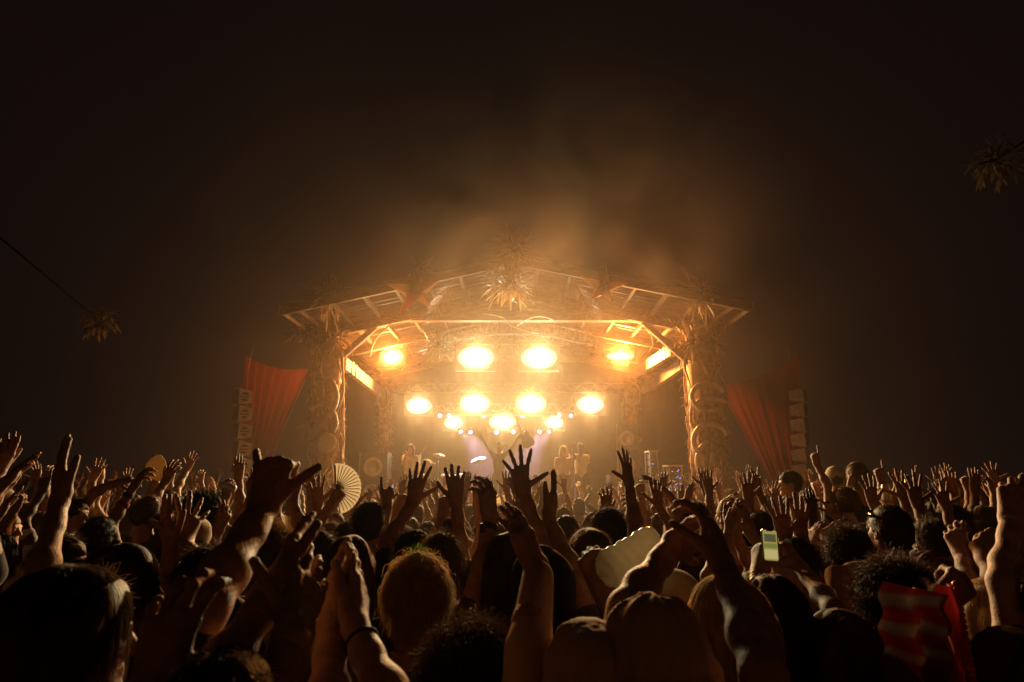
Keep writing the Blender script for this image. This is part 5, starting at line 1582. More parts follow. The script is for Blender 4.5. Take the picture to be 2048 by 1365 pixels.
i_ = hero('person outside the right edge with one large lit forearm raised', (2120, 1240, 1.85), 0, 0, 'fair', 'short', 'brown', 'charcoal',
     [a(w=(2024, 1040, 2.0), t=(2034, 952, 2.02), e=(2004, 1165, 1.9), s=-1, p='relax', n='camleft', sc=1.1)], h=.005)
band(i_, 0, 'bracelet', M['drumskin'], .95, .031, .012)
hero('person with sleek blond hair clapping, lower right edge', (1985, 1240, 2.2), 0, 10, 'fair', 'bob', 'blond', 'black',
     [a(w=(1926, 1112, 2.55), t=(1908, 1062, 2.6), e=(1940, 1190, 2.4), s=-1, p='cup', n='camleft', sc=1.0), a(w=(1958, 1098, 2.5), t=(1996, 1068, 2.55), e=(2004, 1190, 2.3), s=1, p='flat', n='up', sc=1.0)], h=.0058)
hero('person with dark red hair and a bare beige back, right crowd', (1862, 1168, 2.75), 0, -15, 'fair', 'bob', 'red', 'cream', [], h=.007)
hero('person with brown hair cut by the bottom right corner', (2030, 1372, 1.7), 0, 0, 'tan', 'wavy', 'brown', 'black', [], h=.007)
hero('person with a thin hand pointing up, left of the singer', (905, 1080, 3.9), 0, 0, 'tan', 'short', 'brown', 'rust',
     [a(w=(886, 1030, 4.0), t=(893, 985), e=(868, 1084, 3.95), s=-1, p='point', n='cam')], h=.0072)
hero('person with a fist and one finger up, left of the open hand', (740, 1050, 3.7), 0, 0, 'tan', 'short', 'dark', 'charcoal',
     [a(w=(774, 1016, 3.8), t=(770, 978), e=(762, 1062, 3.75), s=1, p='point', n='camleft', sc=1.05)], h=.007)
hero('person with a closed fist just below the open hand', (800, 1090, 4.1), 0, 0, 'tan', 'short', 'dark', 'black',
     [a(w=(796, 1022, 4.2), t=(808, 996), e=(786, 1066, 4.15), s=-1, p='fist', n='cam')], h=.0072)
hero('person with one narrow upright hand behind the horns sign', (990, 1085, 4.2), 0, 0, 'fair', 'short', 'light', 'tan',
     [a(w=(953, 1012, 4.3), t=(946, 952), e=(966, 1060, 4.25), s=-1, p='flat', n='left')], h=.0072)
hero('person reaching one diagonal arm up to the left of the right column', (1390, 1040, 4.6), 0, 0, 'tan', 'short', 'dark', 'charcoal',
     [a(w=(1330, 982, 4.8), t=(1302, 962), e=(1362, 1022, 4.7), s=-1, p='flat', n='up')], h=.0075)
paddle = hero('person holding up a tan paddle fan in the left crowd', (292, 1030, 5.0), 0, 0, 'tan', 'short', 'dark', 'black',
     [a(w=(302, 988, 5.2), t=(312, 960), e=(292, 1028, 5.1), s=1, p='fist', n='cam')], h=.0078)
hero('person with one bent open hand right of the tan paddle', (300, 1026, 4.85), 0, 0, 'tan', 'short', 'brown', 'charcoal',
     [a(w=(330, 964, 5.0), t=(350, 926), e=(306, 1002, 4.9), s=1, p='claw', n='cam')], h=.0075)
hero('person with one arm stretched high in the glow left of the loudspeakers', (338, 1008, 6.05), 0, 0, 'fair', 'short', 'brown', 'white',
     [a(w=(374, 940, 6.3), t=(389, 904), e=(352, 982, 6.1), s=1, p='open', n='cam', sc=1.0)], h=.008)
canp3 = hero('person lifting a pale can near the left loudspeakers', (430, 1040, 4.7), 0, 0, 'tan', 'short', 'dark', 'grey',
     [a(w=(452, 995, 4.9), t=(456, 965), e=(440, 1035, 4.8), s=1, p='hold', n='cam')], h=.0075)

# ---- the band
def perf(label, head, arms, **kw):
    return hero(label, head, arms=arms, stand=DECK, h=.012, group='band on the stage', **kw)
perf('singer facing the crowd with both arms raised wide, guitar in one hand', (998, 893, 15.5), [a(w=(964, 873, 15.5), t=(955, 858), e=(977, 898, 15.5), s=1, p='open', n='away'), a(w=(1034, 878, 15.5), t=(1042, 866), e=(1020, 900, 15.5), s=-1, p='fist', n='away')], yaw=180, skin='deep', hair='crop', col='black', top='black')
perf('long haired singer in a pale shirt at the left of the band', (821, 898, 15.7), [a(w=(812, 912, 15.5), t=(815, 903), e=(806, 928, 15.6), s=1, p='fist', n='right')], yaw=170, skin='fair', hair='long', col='brown', top='white')
perf('fair haired performer in a white top beside the man in the white tee', (1127, 902, 15.4), [], yaw=190, skin='fair', hair='bob', col='blond', top='cream')
perf('man in a white tee at the right of the band with a hand raised', (1161, 896, 15.5), [a(w=(1146, 898, 15.4), t=(1148, 882), e=(1148, 918, 15.4), s=1, p='open', n='away')], yaw=175, skin='deep', hair='crop', col='black', top='white')
# the raised guitar
c = P(1052, 878, 15.4); tip = P(1022, 818, 15.45)
g_ = empty('electric_guitar', c, 'electric guitar held up by its body in the singer\'s raised hand', 'guitar')
ax = (Vector(tip) - Vector(c)).normalized(); sd = ax.cross(Vector((0, 1, 0))).normalized()
prof = [(-.24, .0), (-.23, .10), (-.17, .165), (-.08, .165), (-.01, .115), (.05, .115), (.11, .145), (.17, .12), (.19, .06), (.15, .03)]
front, back = [], []
ring = [(u, v) for u, v in prof] + [(u, -v) for u, v in reversed(prof)]
for u, v in ring:
    front.append(Vector(c) + ax * u + sd * v + Vector((0, -.022, 0))); back.append(Vector(c) + ax * u + sd * v + Vector((0, .022, 0)))
n_ = len(ring)
part('body', MB().add(front + back, [tuple(range(n_)), tuple(range(2 * n_ - 1, n_ - 1, -1))] + [(i, (i + 1) % n_, n_ + (i + 1) % n_, n_ + i) for i in range(n_)]), M['guitar'], g_)
part('neck', MB().bar(Vector(c) + ax * .12 + Vector((0, -.03, 0)), Vector(c) + ax * .66 + Vector((0, -.03, 0)), .05, .025, up=(0, 1, 0)), M['guitarneck'], g_)
part('headstock', MB().bar(Vector(c) + ax * .66 + sd * .01 + Vector((0, -.03, 0)), Vector(c) + ax * .83 + sd * .01 + Vector((0, -.02, 0)), .085, .02, up=(0, 1, 0)), M['guitar'], g_)
part('bridge', MB().box(Vector(c) + ax * -.1 + Vector((0, -.032, 0)), (.09, .015, .03)), M['chrome'], g_)

# ================================================================== things held up
M['fanpaper'] = fibre_mat('fan_paper', (.62, .56, .44), .8, .45, .1)
M['fanstick'] = mat('fan_stick', (.12, .08, .05), .6)
M['strawfan'] = fibre_mat('straw_paddle', (.46, .33, .17), .8, .4, .2)
pv_ = Vector(P(673, 978, 4.0))
f_ = empty('folding_fan', pv_, 'white pleated folding fan opened beside the left column', 'fan')
r0, r1 = .05, .162
nP = 18
for k in range(nP):
    a0_, a1_ = R(96 - 172 * k / nP), R(96 - 172 * (k + 1) / nP); am = (a0_ + a1_) / 2
    def pt_(an, rr, y): return pv_ + Vector((math.cos(an) * rr, y, math.sin(an) * rr))
    part('pleat', MB().add([pt_(a0_, r0, 0), pt_(am, r0, -.006), pt_(am, r1, -.014), pt_(a0_, r1, 0), pt_(a1_, r0, 0), pt_(a1_, r1, 0)], [(0, 1, 2, 3), (1, 4, 5, 2)]), M['fanpaper'], f_)
    part('rib', MB().bar(pt_(a0_, .0, -.002), pt_(a0_, r1 * .93, -.004), .003, .004), M['fanstick'], f_)
part('guard_stick', MB().bar(pt_(R(98), -.02, -.004), pt_(R(98), r1, -.004), .010, .006), M['fanstick'], f_)

pc = Vector(P(312, 938, 5.2))
f_ = empty('paddle_fan', pc, 'tan leaf shaped paddle fan held over the left crowd', 'fan')
pr = [(-.13, .012), (-.10, .055), (-.04, .085), (.03, .088), (.08, .062), (.115, .02), (.12, 0)]
rg = [(u, v) for u, v in pr] + [(u, -v) for u, v in reversed(pr[:-1])]
up_ = Vector((.12, 0, 1)).normalized(); sx_ = up_.cross(Vector((0, 1, 0)))
fr = [pc + up_ * u + sx_ * v + Vector((0, -.004 - abs(v) * .1, 0)) for u, v in rg]; bk = [p + Vector((0, .008, 0)) for p in fr]
n_ = len(rg)
part('blade', MB().add(fr + bk, [tuple(range(n_)), tuple(range(2 * n_ - 1, n_ - 1, -1))] + [(i, (i + 1) % n_, n_ + (i + 1) % n_, n_ + i) for i in range(n_)]), M['strawfan'], f_)
part('handle', MB().tube([pc - up_ * .11, pc - up_ * .24], [.009, .008], 8), M['fanstick'], f_, True)

# phone with a lit screen
M['screen'] = emit_mat('phone_screen', (.62, .50, .13), .50)
M['screendark'] = emit_mat('screen_dark_block', (.16, .16, .08), .5)
M['screengreen'] = emit_mat('screen_green_block', (.34, .36, .08), .5)
M['screenpale'] = emit_mat('screen_pale_block', (.78, .64, .26), .6)
pc = Vector(P(1540, 1091, 2.37))
ph = empty('mobile_phone', pc, 'mobile phone with a lit yellowish screen held up in two hands', 'phone')
rt = Matrix.Rotation(R(4), 3, 'Y') @ Matrix.Rotation(R(-8), 3, 'X')
pw, phh = .060, .116
def rrect(w, h_, y, r=.009):
    out = []
    for cx_, cz_, a0_ in ((w / 2 - r, h_ / 2 - r, 0), (-w / 2 + r, h_ / 2 - r, 90), (-w / 2 + r, -h_ / 2 + r, 180), (w / 2 - r, -h_ / 2 + r, 270)):
        for k in range(5):
            an = R(a0_ + 22.5 * k)
            out.append(pc + rt @ Vector((cx_ + math.cos(an) * r, y, cz_ + math.sin(an) * r)))
    return out
fr, bk = rrect(pw, phh, -.004), rrect(pw, phh, .004); n_ = len(fr)
part('case', MB().add(fr + bk, [tuple(range(n_)), tuple(range(2 * n_ - 1, n_ - 1, -1))] + [(i, n_ + i, n_ + (i + 1) % n_, (i + 1) % n_) for i in range(n_)]), M['chrome'], ph)
scr_ = part('screen', MB().add(rrect(pw - .007, phh - .007, -.0048, .007), [tuple(range(n_))]), M['screen'], ph)
def blk(x0, x1, z0, z1, m):
    part('screen_block', MB().add([pc + rt @ Vector((x, -.0052, z)) for x, z in ((x0, z0), (x1, z0), (x1, z1), (x0, z1))], [(0, 1, 2, 3)]), M[m], scr_)
blk(-.022, .022, .012, .040, 'screendark'); blk(-.024, .024, -.010, .006, 'screengreen'); blk(-.024, .024, -.048, -.016, 'screenpale'); blk(-.012, .012, .050, .058, 'black')

def can(px, py, d, m, label, h_=.125, r=.031, lean=0.0):
    c = Vector(P(px, py, d))
    t = empty('drink_can', c, label, 'drink can', 'drinks lifted over the crowd')
    Mx = Matrix.Translation(c) @ Matrix.Rotation(lean, 4, 'Y')
    part('body', MB().lathe([(r * .82, -h_ / 2), (r, -h_ / 2 + .01), (r, h_ / 2 - .014), (r * .82, h_ / 2)], 20, Mx), m, t, True)
    part('lid', MB().lathe([(r * .84, h_ / 2 + .001), (r * .84, h_ / 2 + .004), (r * .7, h_ / 2 + .003), (.003, h_ / 2 + .003)], 20, Mx), M['chrome'], t, True)
M['canyellow'] = mat('yellow_can', (.55, .46, .14), .35, .3, var=.1)
M['canpale'] = mat('pale_can', (.55, .52, .46), .35, .3, var=.1)
can(1819, 978, 4.68, M['canyellow'], 'yellow drink can held up in the right crowd')
can(1773, 986, 4.78, M['canpale'], 'pale drink can held up right of the loudspeakers')
can(456, 974, 4.88, M['canpale'], 'pale can tipped sideways near the left loudspeakers', lean=R(-70))

# pale plastic sleeve waved to and fro: a soft, creased, slightly see-through tube
c0, c1 = Vector(P(1198, 1150, 1.92)), Vector(P(1322, 1078, 1.98))
M['plastic'] = fibre_mat('milky_plastic', (.58, .53, .42), .3, .5, .15)
axd = (c1 - c0).normalized(); sdd = axd.cross(Vector((0, 1, 0))).normalized()
def slv(u, v):
    an = v * 2 * math.pi
    w = .056 * max(.02, 1 - abs(2 * u - 1) ** 9) ** .5
    wr = 1 + .025 * math.sin(u * 9 + math.sin(an) * 2.5) + .03 * math.sin(u * 23 - math.cos(an) * 3) + .035 * math.sin(u * 47 + math.sin(an) * 5)
    return c0.lerp(c1, u) + sdd * math.cos(an) * w * wr + Vector((0, 1, 0)) * math.sin(an) * .028 * wr + axd * .006 * math.sin(an * 2)
o = MB().grid(slv, 40, 36).build('plastic_sleeve', M['plastic'], smooth=True)
tag(o, 'milky creased plastic sleeve waved above the crowd right of centre', 'plastic sleeve')

# striped red and white cloth carried upright at the bottom right
m_ = fibre_mat('red_white_stripes', (.4, .4, .4), .85, .15); nt_ = m_.node_tree; n_ = nt_.nodes; l_ = nt_.links; p_ = n_.get('Principled BSDF'); tl_ = [x for x in n_ if x.type == 'BSDF_TRANSLUCENT'][0]
tc_ = n_.new('ShaderNodeTexCoord'); sp_ = n_.new('ShaderNodeSeparateXYZ'); l_.new(tc_.outputs['Object'], sp_.inputs[0])
wv_ = n_.new('ShaderNodeTexWave'); wv_.bands_direction = 'Z'; wv_.inputs['Scale'].default_value = 5.5; wv_.inputs['Distortion'].default_value = 5.0; wv_.inputs['Detail'].default_value = 2
l_.new(tc_.outputs['Object'], wv_.inputs['Vector'])
cr_ = n_.new('ShaderNodeValToRGB'); cr_.color_ramp.elements[0].color = (.11, .008, .006, 1); cr_.color_ramp.elements[1].color = (.105, .068, .052, 1); cr_.color_ramp.elements[0].position = .35; cr_.color_ramp.elements[1].position = .8
l_.new(wv_.outputs['Fac'], cr_.inputs['Fac']); l_.new(cr_.outputs['Color'], p_.inputs['Base Color']); l_.new(cr_.outputs['Color'], tl_.inputs['Color'])
b0 = Vector(P(1850, 1400, 1.62)); 
cl = empty('striped_cloth', b0, 'red and white striped cloth with a red beaded border held upright', 'cloth')
def clf(u, v):
    p = Vector(P(1775 + 100 * u + 30 * (1 - v) * u, 1420 - 255 * v + 20 * u, 1.62))
    return p + Vector((0, .03 * math.sin(u * 9 + v * 2) + .012 * math.sin(v * 23), 0))
part('stripes', MB().grid(clf, 30, 50), m_, cl, True)
def bdf(u, v):
    p = Vector(P(1876 + 34 * u + 42 * (1 - v), 1428 - 258 * v, 1.60))
    return p + Vector((0, .02 * math.sin(u * 6 + v * 9), 0))
M['redborder'] = fibre_mat('red_border_cloth', (.30, .02, .015), .8, .2)
part('red_border', MB().grid(bdf, 8, 50), M['redborder'], cl, True)
for k in range(22):
    v = k / 21
    p = Vector(P(1912 + 44 * (1 - v), 1424 - 255 * v, 1.585))
    part('bead', MB().lathe([(.002, -.009), (.009, -.004), (.009, .004), (.002, .009)], 9, Matrix.Translation(p)), M['redplastic'], cl, True)

# small fringed flags at the barrier
for (x0, y0, x1, y1, x2, y2, d_, lb) in ((1120, 1000, 1118, 1040, 1160, 1022, 11.5, 'tan triangular flag with a dark fringe before the stage'), (960, 1012, 1010, 990, 1075, 1014, 12.5, 'wide tan canopy cloth among heads before the stage')):
    p0, p1, p2 = [Vector(P(x, y, d_)) for x, y in ((x0, y0), (x1, y1), (x2, y2))]
    t = empty('fringed_flag', p1, lb, 'flag')
    def ff(u, v): 
        p = p0.lerp(p1, u).lerp(p2, v)
        return p + Vector((0, .06 * math.sin(v * 9 + u * 2), 0))
    part('cloth', MB().grid(ff, 10, 16), M['tancloth'], t, True)
    fg = MB()
    for k in range(18):
        q = p0.lerp(p2, k / 17); fg.tube([q, q + Vector((.02, -.02, .05)), q + Vector((.05, -.02, .03))], .006, 4)
    tag(part('fringe', fg, M['fringe'], t), kind='stuff')
    part('pole', MB().tube([Vector((p1.x - .05, p1.y, 1.2)), Vector((p1.x - .05, p1.y, max(p0.z, p1.z) + .1))], .012, 6), M['fanstick'], t, True)

# ================================================================== the rest of the crowd, each one a person
VAR = []
rv = random.Random(77)
def variant(k, hair, arms, skin, desc, girth=.9):
    """a crowd member built at the origin facing the stage; arms: list of (side, wrist offset from shoulder, elbow out, pose)"""
    hz = 1.60
    hc = A_((0, .035, hz))
    nk = hc + A_((0, -.035, -.172)); shz = hz - .228
    al = []
    for (sd, w, out, pose, n, D) in arms:
        S = A_((nk[0] + sd * .165, nk[1] + .01, shz + .03))
        W = S + A_(w)
        E = ik(S, W, A_(out))
        al.append(dict(S=S, E=E, W=W, D=unit(A_(D)), N=A_(NV[n]), side=sd, pose=pose, sc=1.05))
    have = {x['side'] for x in al}
    for sd in (-1, 1):
        if sd not in have:
            S = A_((nk[0] + sd * .175, nk[1], shz)); E = S + A_((sd * .03, -.03, -.28)); W = E + A_((0, .08, -.25))
            al.append(dict(S=S, E=E, W=W, D=unit(A_((0, .1, -1))), N=A_((sd, 0, 0)), side=sd, pose='relax', sc=1.0, h=.012))
    o = build_person('person', (0, 0, 0), hc, 0, rv.uniform(-.25, .25), skin, hair, 'dark' if hair not in ('cap', 'beanie', 'wrap', 'bucket') else 'charcoal', 'charcoal', al, 300 + k, q=.42, h_arm=.0085, h_head=.012, girth=girth, sleeve=rv.choice([.35, .5, .6]))
    VAR.append((o, list(o.children), desc, hair))
UPO = (.5, -.4, -.2)
V_ = [
 ('short', [(1, (.06, .12, .50), (1, -.4, 0), 'open', 'cam', (.1, .1, 1)), (-1, (-.08, .14, .49), (-1, -.4, 0), 'open', 'cam', (-.1, .1, 1))], 'both open hands raised'),
 ('curly', [(1, (.02, .15, .50), (1, -.4, 0), 'flat', 'cam', (-.05, .1, 1))], 'one flat hand raised'),
 ('long', [(-1, (-.10, .10, .50), (-1, -.4, 0), 'spread', 'cam', (-.15, .1, 1))], 'one spread hand raised'),
 ('bun', [(1, (-.10, .18, .46), (1, -.3, .2), 'flat', 'camright', (-.3, .1, 1)), (-1, (.10, .18, .46), (-1, -.3, .2), 'flat', 'camleft', (.3, .1, 1))], 'clapping overhead'),
 ('crop', [(1, (.05, .16, .49), (1, -.4, 0), 'fist', 'cam', (.05, .1, 1))], 'one fist raised'),
 ('cap', [(-1, (-.02, .16, .49), (-1, -.4, 0), 'point', 'cam', (0, .1, 1))], 'one finger pointing up'),
 ('wavy', [(1, (.14, .06, .50), (1, -.4, 0), 'relax', 'camleft', (.25, .1, 1)), (-1, (-.12, .14, .44), (-1, -.3, 0), 'cup', 'camright', (-.05, .2, 1))], 'two loosely raised hands'),
 ('beanie', [(1, (.03, .20, .46), (1, -.4, 0), 'horns', 'cam', (0, .1, 1))], 'one horns sign'),
 ('short', [], 'arms down'),
 ('bob', [], 'arms down'),
 ('pony', [(1, (.0, .22, .45), (1, -.5, 0), 'claw', 'cam', (-.1, .2, 1)), (-1, (-.06, .18, .47), (-1, -.5, 0), 'open', 'cam', (-.1, .2, 1))], 'both bent hands up'),
 ('short', [(-1, (-.16, .12, .47), (-1, -.4, 0), 'open', 'cam', (-.3, .1, 1))], 'one arm slanting up'),
 ('crop', [(1, (.10, .20, .44), (1, -.4, 0), 'flat', 'up', (.2, .8, .6))], 'one hand reaching forward'),
 ('curly', [(1, (.05, .14, .50), (1, -.4, 0), 'open', 'cam', (.05, .1, 1)), (-1, (-.05, .14, .49), (-1, -.4, 0), 'flat', 'cam', (.1, .1, 1))], 'both hands straight up'),
]
rr_ = random.Random(91)
for k in range(9):
    ar = []
    two = rr_.random() < .55
    ds = []
    for sd in ((1, -1) if two else (rr_.choice((1, -1)),)):
        ps = rr_.choice(['open', 'cup', 'relax', 'fist', 'flat', 'claw', 'point'])
        ar.append((sd, (sd * rr_.uniform(-.08, .20), rr_.uniform(.05, .26), rr_.uniform(.34, .50)), (sd, -.4, rr_.uniform(-.4, .2)), ps, rr_.choice(['cam', 'camleft', 'camright', 'left', 'right']), (rr_.uniform(-.5, .5), rr_.uniform(0, .5), 1)))
        ds.append({'open': 'open', 'cup': 'cupped', 'relax': 'loose', 'fist': 'closed', 'flat': 'flat', 'claw': 'bent', 'point': 'pointing'}[ps])
    V_.append((['short', 'shag', 'wavy', 'crop', 'long', 'bob', 'short', 'curly', 'cap'][k], ar, ' and '.join(dict.fromkeys(ds)) + (' hands up' if two else ' hand up')))
for k, (hr, ar, ds) in enumerate(V_):
    variant(k, hr, ar, ['tan', 'fair', 'olive', 'tan'][k % 4], ds, .84 + .03 * (k % 4))

zones = [(-99, 180, 'at the dark left edge of the crowd'), (180, 440, 'left of the left loudspeakers'), (440, 600, 'before the left red drape'), (600, 730, 'before the left column'),
         (730, 880, 'before the drum kit'), (880, 1010, 'below the singer'), (1010, 1120, 'below the raised guitar'), (1120, 1230, 'below the man in the white tee'), (1230, 1360, 'before the blue lit racks'),
         (1360, 1460, 'before the right column'), (1460, 1620, 'before the right red drape'), (1620, 1800, 'right of the right loudspeakers'), (1800, 9999, 'at the dark right edge of the crowd')]
rows = ['near the camera', 'in the near middle of the crowd', 'in the middle of the crowd', 'in the rear middle of the crowd', 'deep in the crowd', 'far forward in the crowd', 'next to the barrier']
placed = list(HEROES)
pick = random.Random(5)
seen_labels = {}
cnt = 0
ORDB = ORD + ['fourteenth', 'fifteenth', 'sixteenth', 'seventeenth']
def colr(o, m):
    if o.data.materials:
        o.material_slots[0].link = 'OBJECT'
        o.material_slots[0].material = M[m]
HC = ['dark', 'brown', 'black', 'light', 'blond', 'brown', 'dark']
TC = ['black', 'charcoal', 'white', 'tan', 'red', 'navy', 'grey', 'olive', 'cream', 'rust', 'black']
tries = 0
used0 = set()
cells = []
Y = 1.7
while Y < 13.4:
    step = .56 if Y < 6 else .86
    half = .90 * Y + .5
    n = int(2 * half / (.54 if Y < 6 else .66))
    for j in range(n):
        cells.append((-half + 2 * half * (j + .5) / n + pick.uniform(-.14, .14), Y + pick.uniform(-.16, .16)))
    Y += step
for j in range(34):                          # unseen people added behind the camera to bounce stage light onto near backs
    cells.append((-4.2 + 8.4 * ((j * 7) % 17) / 16 + pick.uniform(-.2, .2), -.75 - (j // 17) * .9 - pick.uniform(0, .5)))
for (x, y) in cells:
    if y < 5.6 and any((x - hx) ** 2 + (y - hy) ** 2 < (.36 if y < 3 else .34) ** 2 for hx, hy in placed): continue
    if y >= 5.6 and any((x - hx) ** 2 + (y - hy) ** 2 < .33 ** 2 for hx, hy in placed): continue
    if y > 5.5 and pick.random() < .10: continue
    if y > 7 and abs(x) > 9.2: continue
    placed.append((x, y))
    low = y < 4.0
    behind = y < 0
    if low:
        k = pick.choice([8, 9, 1, 3, 4, 6, 10, 13, 14, 15, 16, 17, 18, 19, 20, 21, 22] if y > 2.4 else [8, 9])
    else:
        central = abs(x + .05 * y) < .26 * y and y > 5
        k = pick.choice([8, 9, 8, 9, 8, 9, 12, 19] if central and pick.random() < .45 else [0, 1, 2, 3, 4, 5, 6, 7, 8, 9, 10, 11, 12, 13, 14, 15, 16, 17, 18, 19, 20, 21, 22])
    if behind: k = pick.choice([8, 9, 0, 1, 14, 16])
    src, kids, desc, hairst = VAR[k]
    if k not in used0:
        o = src; ch = kids; used0.add(k)
    else:
        o = src.copy(); COL.objects.link(o)
        ch = []
        for c_ in kids:
            c2 = c_.copy(); COL.objects.link(c2); c2.parent = o; ch.append(c2)
    sc = pick.uniform(.90, .97) if low else (pick.uniform(.90, 1.0) if abs(x) < .26 * y else pick.uniform(.90, 1.06))
    if y < 3: sc = min(sc, .93)
    o.location = (x, y, 0)
    o.rotation_euler = (pick.uniform(-.03, .03), pick.uniform(-.05, .05), pick.uniform(-.35, .35) - x * .05)
    o.scale = (sc * pick.choice([-1, 1]), sc, sc)
    hcol, tcol = pick.choice(HC), pick.choice(TC if not behind else ['white', 'cream', 'tan', 'grey', 'red'])  # unseen people get mostly pale tops to bounce more light
    worn = hairst in ('cap', 'beanie', 'wrap', 'bucket')
    if worn: hcol = pick.choice(['tan', 'charcoal', 'cream', 'black'])
    colr(o, 'skin_' + pick.choice(['tan', 'fair', 'olive', 'tan', 'deep']))
    for c_ in ch:
        if c_.name.startswith('hair'): colr(c_, 'hair_dark' if worn else 'hair_' + hcol)
        elif c_.name.startswith('shirt'): colr(c_, 'cloth_' + tcol)
        elif worn and not c_.name.startswith('trousers'): colr(c_, 'cloth_' + hcol)
    px = CX + FPX * x / (abs(y) * math.cos(PITCH))
    if behind:
        o['label'] = f'{hcol} {hairst} hair, {tcol} top, {desc}, {ORDB[cnt % 17]} added behind the camera'; cnt += 1; o['category'] = 'person'; o['group'] = 'unseen people added for bounced light'
        continue
    zn = next(z[2] for z in zones if px < z[1])
    rw = rows[min(6, int((y - 1.4) / 1.75))]
    hd = {'cap': 'cap', 'beanie': 'beanie'}.get(hairst, {'curly': 'curls', 'shag': 'shaggy hair', 'long': 'long hair', 'bun': 'bun', 'wavy': 'wavy hair', 'bob': 'bobbed hair', 'pony': 'ponytail', 'crop': 'cropped hair'}.get(hairst, 'short hair'))
    rw2 = ['nearby', 'near rows', 'middle rows', 'rear rows', 'deep rows', 'forward rows', 'by the barrier'][min(6, int((y - 1.4) / 1.75))]
    lab2 = f'{hcol} {hd}, {tcol} top, {desc}, {rw2}, {zn}'
    for a1, a2 in (('by the barrier, before', 'barrier row, before'), (' of the crowd', ''), ('at the dark', 'dark'), ('before the blue lit racks', 'before the racks'), ('below the man in the white tee', 'below the white tee'), ('left of the left loudspeakers', 'beyond left loudspeakers'), ('right of the right loudspeakers', 'beyond right loudspeakers'), ('before the ', 'before '), ('below the ', 'below ')):
        lab2 = lab2.replace(a1, a2)
    if lab2 in seen_labels:
        tcol = pick.choice([t for t in TC if t != tcol])
        for c_ in ch:
            if c_.name.startswith('shirt'): colr(c_, 'cloth_' + tcol)
        lab2 = ', '.join([lab2.split(', ')[0], f'{tcol} top'] + lab2.split(', ')[2:])
    seen_labels[lab2] = 1
    o['label'] = lab2; o['category'] = 'person'; o['group'] = 'people in the crowd facing the stage'
    cnt += 1
for k, (o, kids, ds, hr) in enumerate(VAR):
    if k not in used0:
        for c_ in kids: bpy.data.objects.remove(c_, do_unlink=True)
        bpy.data.objects.remove(o, do_unlink=True)
for q_ in [x for x in bpy.data.objects if x.get('category') == 'person' and len(str(x.get('label')).replace(',', '').split()) > 16]: print('LONG', q_['label'])
print('CROWD', cnt, 'heroes', len(HEROES))

# ================================================================== stage smoke: a billowing cloud round the band, rising over the roof
def volume_mat(name, col, aniso):
    m = bpy.data.materials.new(name)
    m.use_nodes = True
    n, l = m.node_tree.nodes, m.node_tree.links
    n.remove(n.get('Principled BSDF'))
    pv = n.new('ShaderNodeVolumePrincipled')
    pv.inputs['Color'].default_value = (*col, 1)
    pv.inputs['Anisotropy'].default_value = aniso
    l.new(pv.outputs[0], n.get('Material Output').inputs['Volume'])
    return m, n, l, pv
SMC = Vector((0.4, 9.5, 5.9))
sb = bpy.data.meshes.new('stage_smoke')
bm_v, bm_f = [], []
s_ = MB()
SR = (12.4, 13.6, 9.6)
s_.lathe([(max(.02, math.sin(math.pi * i / 14)), -math.cos(math.pi * i / 14)) for i in range(15)], 24, Matrix.Diagonal((SR[0], SR[1], SR[2], 1)))
so = s_.build('stage_smoke', None, None, False)
so.location = SMC
sm, n, l, pv = volume_mat('drifting_smoke', (0.96, 0.66, 0.40), SMOKE_G)
tc = n.new('ShaderNodeTexCoord')
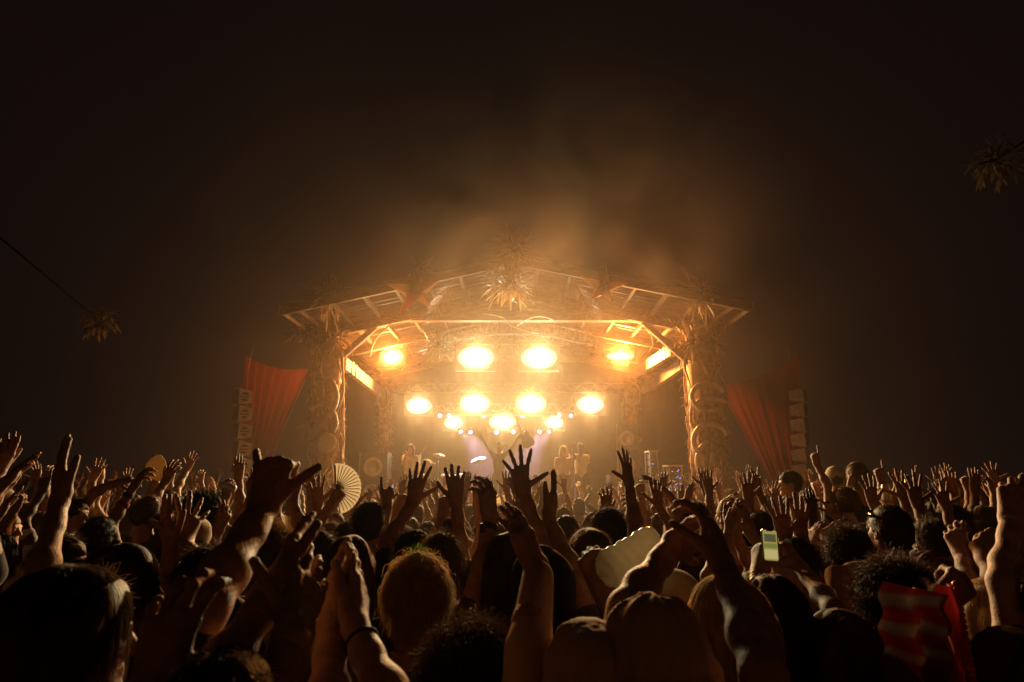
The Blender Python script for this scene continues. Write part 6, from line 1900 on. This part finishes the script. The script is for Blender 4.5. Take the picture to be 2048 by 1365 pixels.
def lobe(c, r, amp):
    mp = n.new('ShaderNodeMapping')
    mp.vector_type = 'POINT'
    mp.inputs['Location'].default_value = [-(c[k] - SMC[k]) / r[k] for k in range(3)]
    mp.inputs['Scale'].default_value = [1 / r[k] for k in range(3)]
    l.new(tc.outputs['Object'], mp.inputs['Vector'])
    ln = n.new('ShaderNodeVectorMath'); ln.operation = 'LENGTH'
    l.new(mp.outputs[0], ln.inputs[0])
    mr = n.new('ShaderNodeMapRange'); mr.interpolation_type = 'SMOOTHERSTEP'
    mr.inputs['From Min'].default_value = 1.0; mr.inputs['From Max'].default_value = 0.0
    mr.inputs['To Min'].default_value = 0.0; mr.inputs['To Max'].default_value = amp
    l.new(ln.outputs['Value'], mr.inputs['Value'])
    return mr.outputs[0]
def add(a_, b_, op='ADD'):
    m = n.new('ShaderNodeMath'); m.operation = op
    for i, x in enumerate((a_, b_)):
        if isinstance(x, float): m.inputs[i].default_value = x
        else: l.new(x, m.inputs[i])
    return m.outputs[0]
nz = n.new('ShaderNodeTexNoise')
nz.inputs['Scale'].default_value = .5; nz.inputs['Detail'].default_value = 4; nz.inputs['Roughness'].default_value = .55; nz.inputs['Distortion'].default_value = .8
l.new(tc.outputs['Object'], nz.inputs['Vector'])
rp = n.new('ShaderNodeMapRange')
rp.inputs['From Min'].default_value = .40; rp.inputs['From Max'].default_value = .62
l.new(nz.outputs['Fac'], rp.inputs['Value'])
inner = lobe((0.1, 18.6, 3.9), (6.2, 4.6, 5.0), .80)          # thick in the stage itself
outer = lobe((0.1, 10.8, 4.6), (10.4, 8.6, 6.4), .62)
low = lobe((0.1, 8.6, 1.3), (9.0, 7.6, 3.2), .36)             # hanging over the heads of the crowd          # thinner all round
plume = lobe((1.2, 11.2, 7.3), (5.2, 4.6, 4.2), 5.6)          # drifting up to the right of the peak
plume = add(add(plume, rp.outputs[0], 'MULTIPLY'), .9, 'MULTIPLY')
half = add(add(rp.outputs[0], .6, 'MULTIPLY'), .55)
tot = add(add(add(add(inner, outer), low), half, 'MULTIPLY'), plume)
l.new(add(tot, SMOKE_DENSITY, 'MULTIPLY'), pv.inputs['Density'])
so.data.materials.append(sm)
tag(so, 'drifting smoke around the band and above the stage roof', 'smoke', kind='stuff')

# ================================================================== thin even haze in the air over the whole clearing
hb = MB().box((0, 12.5, 10.5), (124, 122, 23)).build('haze', None)
hm, n, l, pv = volume_mat('thin_haze', (0.95, 0.90, 0.82), .97)
pv.inputs['Density'].default_value = HAZE_DENSITY
hb.data.materials.append(hm)
tag(hb, 'thin haze hanging in the air over the whole crowd', 'haze', kind='stuff')
